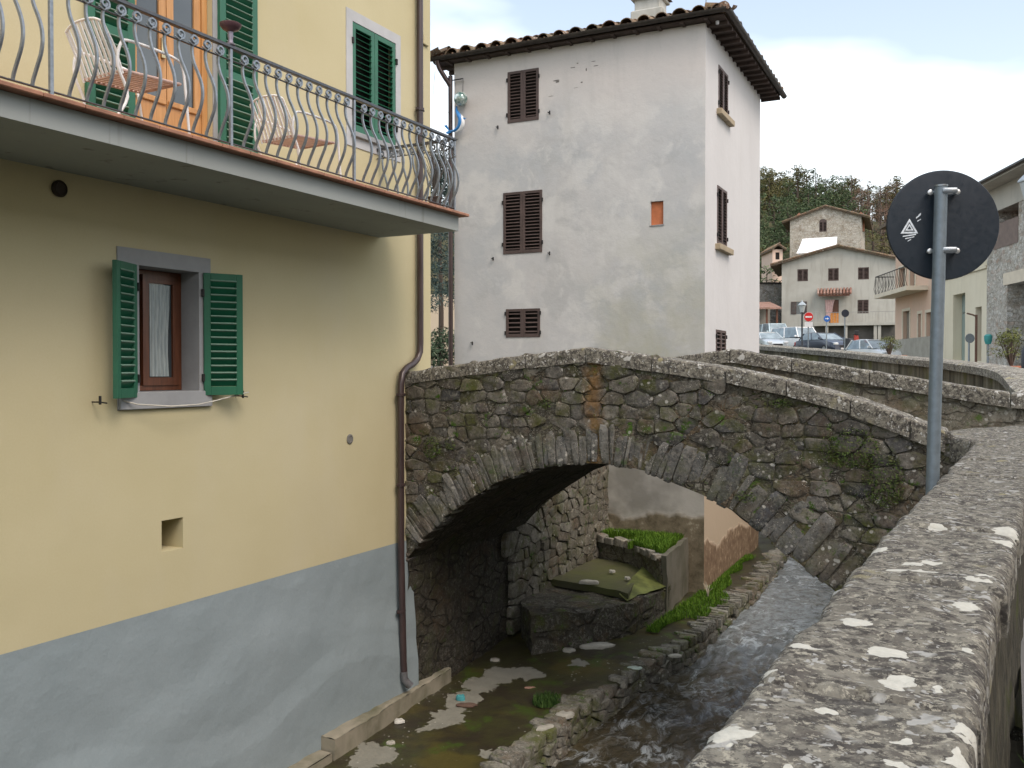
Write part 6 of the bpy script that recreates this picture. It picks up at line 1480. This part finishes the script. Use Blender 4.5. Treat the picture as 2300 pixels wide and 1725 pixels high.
def tree_proto(kind, seed):
    random.seed(seed)
    t = empty('forest_tree', (0, 0, -50)); H = 9.0
    mb = MB(); mb.tube([(0, 0, -1), (.1, 0, H * .3), (-.05, .05, H * .6), (0, 0, H * .92)], [.22, .17, .10, .03], 7); 
    for i in range(9):
        a = rnd(0, 6.28); z = rnd(.3, .8) * H; L = rnd(1.0, 1.9); mb.tube([(0, 0, z), (L * .6 * math.cos(a), L * .6 * math.sin(a), z + .3), (L * math.cos(a), L * math.sin(a), z + rnd(.2, .9))], [.07, .045, .02], 5)
    mb.build('trunk', bark, t, smooth=True, local=True)
    mb = MB()
    if kind == 'conifer':
        for i in range(16):
            z = H * (.05 + .95 * i / 15); r = (1 - i / 15.5) ** .8 * 2.3 + .15
            for k in range(max(2, int(9 * r))):
                a = rnd(0, 6.28); rr_ = r * rnd(.25, 1.05); leaves(mb, (rr_ * math.cos(a), rr_ * math.sin(a), z - rr_ * .22 + rnd(-.2, .2)), (.35, .35, .16), 9, .24, .6, (rr_ / 3, rr_ / 3 + .5))
        m = pine_m
    else:
        for i in range(34 if kind != 'bare' else 24):
            a = rnd(0, 6.28); rr_ = rnd(.2, 2.2); z = H * rnd(.12 if kind != 'bare' else .3, .96); rr_ *= math.sin(min(1, (1.05 - z / H) * 2.2) * 1.57); c_ = (rr_ * math.cos(a), rr_ * math.sin(a), z)
            k = rnd(0, .5); leaves(mb, c_, (rnd(.5, .95), rnd(.5, .95), rnd(.35, .65)), 80 if kind != 'bare' else 60, .22 if kind != 'bare' else .15, .6 if kind != 'bare' else .22, (k, k + .5))
        m = {'pine': pine_m, 'olive': warm_m, 'bare': bare_m}[kind]
    mb.build('crown', m, t, local=True); return t
LAB = {'conifer': ('dark spired conifer in the wood on the hill behind the houses', 'conifers on the wooded hill'), 'pine': ('green rounded pine in the wood on the hill behind the houses', 'pines on the wooded hill'), 'olive': ('olive brown evergreen in the wood on the hill behind the houses', 'olive toned trees on the wooded hill'), 'bare': ('leafless reddish tree in the wood on the hill behind the houses', 'bare trees on the wooded hill')}
protos = {k: [tree_proto(k, 3 + i * 7) for i in range(2)] for k in LAB}
def put(kind, x, y, s, first={}, label=None, group=True, dz=0, wide=1.0):
    k = (kind, random.randint(0, 1)); src = protos[kind][k[1]]
    z = hillz(x, y) - .4 + dz
    if k not in first: first[k] = 1; o = src; o.location = (x, y, z); o.rotation_euler = (0, 0, rnd(0, 6.28))
    else: o = copy_tree(src, loc=(x, y, z), rz=rnd(0, 6.28))
    o.scale = (s * wide, s * wide, s); o['label'] = label or LAB[kind][0]; o['category'] = 'tree'; o['group'] = LAB[kind][1]
    return o
random.seed(52)
for t_, n_, s_ in ((112, 10, .75), (120, 12, .8), (130, 14, .85), (140, 15, .9), (152, 16, .9), (165, 17, .95), (178, 19, .95), (192, 22, .95), (204, 24, .95), (214, 26, .9)):
    for i in range(n_):
        u = lerp(1660, 2170, (i + rnd(.1, .9)) / n_)
        if rnd(0, 1) < .08 and t_ < 200: continue
        p = at(u, 830, t_ + rnd(-5, 5))
        k = random.choice(['pine', 'pine', 'conifer', 'olive', 'olive', 'pine'])
        if t_ < 195 and u > 1905: k = random.choice(['bare', 'bare', 'bare', 'olive'])
        if t_ > 198: k = random.choice(['conifer', 'pine', 'conifer', 'pine', 'olive'])
        put(k, p.x, p.y, s_ * rnd(.8, 1.2), wide=rnd(1.0, 1.35))
for u, t_, s_, k in ((1722, 92, .95, 'pine'), (1745, 97, .8, 'olive'), (1700, 99, 1.05, 'pine'), (1765, 105, .8, 'conifer'), (1712, 106, 1.0, 'olive'), (1948, 106, .5, 'pine')):
    p = at(u, 830, t_); put(k, p.x, p.y, s_, wide=1.25)
# trees seen through the gap between the two near houses
random.seed(60)
gp = at(990, 830, 33)
gt_ = empty('cedar_tree', (gp.x, gp.y, zg(gp.x, gp.y)), 0, 'tall blue green cedar between the yellow and the white house', 'tree')
mb = MB(Matrix.Translation((gp.x, gp.y, 0))); mb.tube([(0, 0, -1), (.02, 0, 2), (-.03, 0, 4.5), (0, 0, 7.5)], [.11, .09, .06, .02], 8); mb.build('trunk', bark, gt_, smooth=True)
cedar = leafmat('cedar_foliage', (.022, .038, .034), (.05, .078, .070), (.09, .12, .105))
mb = MB(Matrix.Translation((gp.x, gp.y, 0)))
for i in range(260):
    z = rnd(2.5, 7.7); r = (1 - ((z - 2.5) / 5.4)) ** .6 * 1.7 + .15; a = rnd(0, 6.28); rr_ = r * rnd(.15, 1); k = rnd(0, .4)
    leaves(mb, (rr_ * math.cos(a), rr_ * math.sin(a), z - rr_ * .35), (.36, .36, .20), 60, .085, .45, (k, k + .6), up=-.2)
mb.build('crown', cedar, gt_)
gp2 = at(1003, 830, 42); g2 = empty('cedar_tree', (gp2.x, gp2.y, 0), 0, 'second cedar further back, higher up in the gap between the two near houses', 'tree')
mb = MB(Matrix.Translation((gp2.x + .6, gp2.y, 0))); mb.tube([(0, 0, -1), (0, 0, 8)], [.14, .03], 8); mb.build('trunk', bark, g2)
mb = MB(Matrix.Translation((gp2.x + .6, gp2.y, 0)))
for i in range(120):
    z = rnd(3.5, 8.9); r = (1 - ((z - 3.5) / 5.6)) ** .6 * 1.8 + .1; a = rnd(0, 6.28); rr_ = r * rnd(.2, 1); k = rnd(0, .4)
    leaves(mb, (rr_ * math.cos(a), rr_ * math.sin(a), z - rr_ * .35), (.4, .4, .22), 55, .10, .45, (k, k + .6), up=-.2)
mb.build('crown', cedar, g2)
hp = at(990, 830, 27); hd = empty('clipped_hedge', (hp.x, hp.y, zg(hp.x, hp.y)), 0, 'dense green bush below the cedar between the two near houses', 'bush')
mb = MB(Matrix.Translation((hp.x, hp.y, .05))); random.seed(61)
for i in range(34): leaves(mb, (rnd(-.9, .9), rnd(-.4, .4), .15 + rnd(0, .85)), (.34, .3, .25), 200, .07, .6, (0, 1))
mb.build('foliage', leafmat('hedge_foliage', (.03, .05, .03), (.07, .105, .06), (.13, .17, .10)), hd)
MB(Matrix.Translation((hp.x, hp.y, 0))).tube([(0, 0, -.4), (0, 0, .7)], .05, 8).build('stem', bark, hd)
yw = facing(940, 40); yw_o = empty('garden_wall', tuple(yw.m @ Vector((1, 0, 0))), 0, 'long beige plastered garden wall behind the cedar in the gap', 'wall')
MB(yw.m).box(-4, 0, -1.5, 6, .3, yw.px(990, 665)[1]).build('face', stucco('beige_wall', (.50, .42, .31), (.40, .36, .28), .4), yw_o)
MB(yw.m).box(-4, -.05, yw.px(990, 665)[1], 6, .35, yw.px(990, 662)[1]).build('coping', creamtr, yw_o)
# grass verge
def grass(name, label, region, n, h, mat, lean=.5, w=.006):
    mb = MB()
    for _ in range(n):
        p = region(); a = rnd(0, 6.28); hh = h * rnd(.5, 1.3); L = hh * lean * rnd(.2, 1.2); d = Vector((math.cos(a), math.sin(a), 0)); s = Vector((-d.y, d.x, 0)) * w
        q = Vector(p); m1 = q + d * L * .35 + Vector((0, 0, hh * .6)); m2 = q + d * L + Vector((0, 0, hh)); mb.tint = random.random()
        mb.add([tuple(q - s), tuple(q + s), tuple(m1 + s * .7), tuple(m1 - s * .7), tuple(m2)], [(0, 1, 2, 3), (3, 2, 4)])
    return mb.build(name, mat, None, label=label, cat='grass', kind='stuff', fixn=False)
gr_m = leafmat('grass_blades', (.045, .10, .010), (.085, .18, .016), (.15, .25, .03))
random.seed(71)
def rterr():
    while True:
        x, y = rnd(-6.4, -4.86), rnd(14.1, 15.75)
        if x < -4.88 - (y - 14.1) * .075 and (y - 14.05) > (-4.8 - x) * (.8 if x > -5.55 else .53) + .10 and not (x < -5.6 and y < 15.35): return (x, y, QZ + .87)
grass('grass', 'bright green grass covering the small terrace below the white house', rterr, 12000, .13, gr_m)
def rband():
    y = rnd(13.0, 19.2); w_ = .42 * math.exp(-((y - 14.9) / 1.5) ** 2) + .16 + .06 * math.sin(y * 5); return (-4.70 - max(0, y - 15.7) * .03 + rnd(0, 1) ** 1.3 * w_ * (1 if y > 14 else .6), y, QZ + .0)
grass('grass', 'strip of bright grass along the foot of the white house on the quay', rband, 9000, .07, gr_m)
def rt1():
    a, r = rnd(0, 6.28), rnd(0, 1) ** .5 * .20; q_ = qp(1228, 1578); return (q_[0] + r * math.cos(a) * .8, q_[1] + r * math.sin(a), qz(q_[1]))
grass('grass', 'isolated tuft of dark grass growing out of the quay path', rt1, 700, .08, leafmat('dark_grass', (.02, .05, .012), (.045, .09, .02), (.07, .12, .03)))
def rv():
    p = at(rnd(960, 1030), 830, rnd(21.5, 25)); return (p.x, p.y, zg(p.x, p.y))
grass('grass', 'mown grass verge under the bush in the gap between the houses', rv, 5000, .08, leafmat('verge_grass', (.10, .12, .03), (.18, .19, .07), (.30, .30, .14)), w=.02)
def rwall():
    y = rnd(2.5, 4.6); return (pr_(y) + .05 + rnd(0, .10), y, -1.6)
grass('grass', 'weeds at the foot of the parapet on the road side', rwall, 500, .10, gr_m)
# moss and fern clumps growing on the bridge face
random.seed(81)
def clump(name, label, c, r, n, size, m):
    o = empty(name, c, 0, label, 'plant'); mb = MB(Matrix.Translation(c)); leaves(mb, (0, 0, 0), r, n, size, .6, (0, 1)); mb.build('foliage', m, o)
    mb = MB(Matrix.Translation(c))
    for i in range(6): mb.tube([(0, .03, -r[2] * .3), (rnd(-1, 1) * r[0], -r[1] * .5, rnd(-1, 1) * r[2])], .003, 4)
    mb.build('stems', simple('plant_stem', (.06, .07, .03), .8), o); return o
mossm = leafmat('wall_plant_foliage', (.035, .06, .015), (.065, .10, .025), (.11, .14, .04))
for (x_, z_, rx_, rz2, lab) in ((-6.10, -.93, .13, .14, 'leafy clump on the left haunch of the bridge above the arch ring'), (-5.85, -.88, .08, .07, 'small clump beside the leafy one on the left of the bridge'), (-4.6, -.38, .10, .06, 'moss cushion left of the crown of the bridge'), (-1.35, -.75, .28, .20, 'large ivy patch on the bridge face near the sign post'), (-1.05, -1.05, .20, .26, 'lower ivy patch on the bridge face behind the sign post'), (-2.35, -1.28, .12, .06, 'mossy clump above the right side of the arch ring'), (-2.0, -.33, .12, .05, 'moss under the coping to the right of the crown')):
    clump('wall_plant', lab, (x_, BY - .045, z_), (rx_, .035, rz2), int(2600 * rx_ * rz2 * 10) + 60, .017, mossm)

# planters with shrubs
def planter(u, t, vt, wpx, hb, label, rot=0):
    p = at(u, 830, t); zt = -(vt - 830) / F * t; w_ = wpx / F * t
    o = empty('shrub_planter', (p.x, p.y, zt - .4), 0, label, 'planter')
    m_ = Matrix.Translation((p.x, p.y, zt)) @ Matrix.Rotation(-math.atan2(RT.x, RT.y) + math.pi / 2 + rot, 4, 'Z')
    mb = MB(m_); mb.cbox(-w_ / 2, -.22, -.60, w_ / 2, .22, -.04, .02); mb.build('box', simple('rust_planter', (.30, .10, .05), .7, 0, .25, 4, .2), o)
    mb = MB(m_); mb.cbox(-w_ / 2 - .03, -.25, -.05, w_ / 2 + .03, .25, .0, .01); mb.build('rim', simple('rust_rim', (.36, .13, .07), .7, 0, .2, 4), o)
    mb = MB(m_)
    for i in range(16): a = rnd(0, 6.28); r = rnd(.05, .5) * hb * .9; mb.tube([(0, 0, -.05), (r * .4 * math.cos(a), r * .4 * math.sin(a), hb * .35), (r * math.cos(a), r * math.sin(a) * .7, hb * rnd(.6, .9))], [.02, .012, .006], 5)
    mb.build('branches', bark, o)
    mb = MB(m_)
    for i in range(34):
        a = rnd(0, 6.28); z_ = hb * rnd(.28, .92); r = hb * .62 * math.sin(min(1, (1.08 - z_ / hb) * 1.5) * 1.4) * rnd(.3, 1); k = rnd(0, .5)
        leaves(mb, (r * math.cos(a), r * math.sin(a) * .8, z_), (hb * .17, hb * .17, hb * .13), 55, .030 * hb / .6, .5, (k, k + .5))
    mb.build('foliage', leafmat('shrub_foliage', (.06, .075, .02), (.14, .16, .05), (.26, .26, .10)), o); return o
random.seed(91)
planter(1997, 30, 798, 62, .62, 'small rust planter with a round shrub beside the white hatchback')
planter(2272, 21.5, 822, 120, .88, 'large rust planter with a leafy shrub at the right edge of the photo')
pp = at(2192, 830, 22.5); tr_ = empty('metal_trough', (pp.x, pp.y, -.4), 0, 'low dark grey trough left of the large rust planter', 'trough')
m_ = Matrix.Translation((pp.x, pp.y, -(817 - 830) / F * 22.5)) @ Matrix.Rotation(-math.atan2(RT.x, RT.y) + math.pi / 2, 4, 'Z')
mb = MB(m_); mb.cbox(-.30, -.2, -.6, .30, .2, -.02, .02); mb.build('box', simple('dark_grey_metal', (.06, .065, .07), .5, .3), tr_)
mb = MB(m_); mb.cbox(-.33, -.23, -.025, .33, .23, .0, .005); mb.build('rim', simple('dark_grey_rim', (.09, .095, .10), .5, .3), tr_)

# ================================================================== LOOSE STONES AND LITTER ON THE QUAY
random.seed(101)
pale = simple('pale_stone', (.36, .345, .295), .9, 0, .18, 14, .4)
def slabstone(label, x, y, z, rx, ry, h, rot=0, mat=None, name='loose_stone', cat='stone'):
    n_ = 14; mb = MB(); c_, s_ = math.cos(rot), math.sin(rot); pts = []
    for i in range(n_):
        a = 2 * math.pi * i / n_; k = rnd(.78, 1.1); px, py = rx * k * math.cos(a), ry * k * math.sin(a); pts.append((px * c_ - py * s_, px * s_ + py * c_))
    vs = [(x + p[0], y + p[1], z) for p in pts] + [(x + p[0] * 1.02, y + p[1] * 1.02, z + h * .6) for p in pts] + [(x + p[0] * .85, y + p[1] * .85, z + h * rnd(.85, 1.1)) for p in pts] + [(x, y, z + h)]
    fs = [tuple(range(n_ - 1, -1, -1))] + [(r * n_ + i, r * n_ + (i + 1) % n_, (r + 1) * n_ + (i + 1) % n_, (r + 1) * n_ + i) for r in (0, 1) for i in range(n_)] + [(2 * n_ + i, 2 * n_ + (i + 1) % n_, 3 * n_) for i in range(n_)]
    mb.add(vs, fs); return mb.build(name, mat or pale, None, smooth=50, label=label, cat=cat)
def ls(label, u, v, wpx, ratio, h, rot=0, z=None, mat=None, name='loose_stone', cat='stone'):
    x, y = qp(u, v, z); z = qz(y) if z is None else z; rx = wpx / 2 / F * math.hypot(x, y); slabstone(label, x, y, z, rx, rx * ratio, h, rot + YAW, mat, name, cat)
ls('long flat pale slab lying on the quay in front of the dark platform', 1339, 1454, 90, .38, .05, .12)
ls('small pale stone left of the long flat slab', 1277, 1464, 30, .9, .05)
ls('rounded pale stone near the foot of the bridge abutment', 1112, 1484, 22, .8, .03)
ls('white stone lying beside the foot of the downpipe', 897, 1622, 28, .8, .03, mat=simple('white_stone', (.52, .51, .46), .85, 0, .1, 14, .3))
ls('flat pale stone near the outer edge of the quay, close to the dark platform', 1515, 1475, 34, .6, .03)
ls('broad pale stone set in the ragged quay edge', 1270, 1610, 42, .7, .05)
ls('pale edge stone further down the quay edge', 1225, 1640, 46, .55, .05, .5)
ls('thin reddish stone on the wet brown part of the quay', 1190, 1546, 24, .4, .02, mat=simple('reddish_stone', (.34, .20, .15), .9))
ls('small grey stone in the lower left of the quay', 878, 1670, 22, .8, .025)
ls('pale flat stone on the green concrete platform', 1322, 1311, 44, .5, .05, -.1, QZ + .56)
ls('small white stone at the right corner of the green platform', 1409, 1301, 14, .9, .04, 0, QZ + .56)
ls('small white stone at the back of the green platform', 1375, 1286, 14, .9, .04, 0, QZ + .56)
ls('white stone lying in the terrace grass', 1385, 1200, 22, .7, .07, 0, QZ + .90)
ls('crumpled turquoise rag with brown debris on the quay path', 1035, 1572, 20, .9, .06, mat=simple('turquoise_cloth', (.06, .28, .30), .8), name='rag', cat='litter')
ls('brown soaked rag around the turquoise one on the quay path', 1048, 1585, 46, .6, .02, mat=simple('brown_rag', (.12, .075, .055), .9), name='rag', cat='litter')
ls('white and green plastic scrap on the quay edge', 1425, 1502, 38, .6, .02, mat=simple('white_green_plastic', (.50, .60, .52), .5, 0, .35, 20), name='plastic_scrap', cat='litter')
# dry plant at the foot of the white house corner
dpx, dpy = qp(1590, 1345); dpn = empty('dry_weed', (dpx, dpy, QZ), 0, 'dry pale weed standing in the grass at the corner of the white house', 'plant')
mb = MB(Matrix.Translation((dpx, dpy, QZ)))
for i in range(7): a = rnd(0, 6.28); mb.tube([(0, 0, 0), (.02 * math.cos(a), .02 * math.sin(a), .12), (.08 * math.cos(a), .08 * math.sin(a), rnd(.18, .28))], .006, 4)
mb.build('stalks', simple('straw', (.45, .40, .30), .9), dpn)
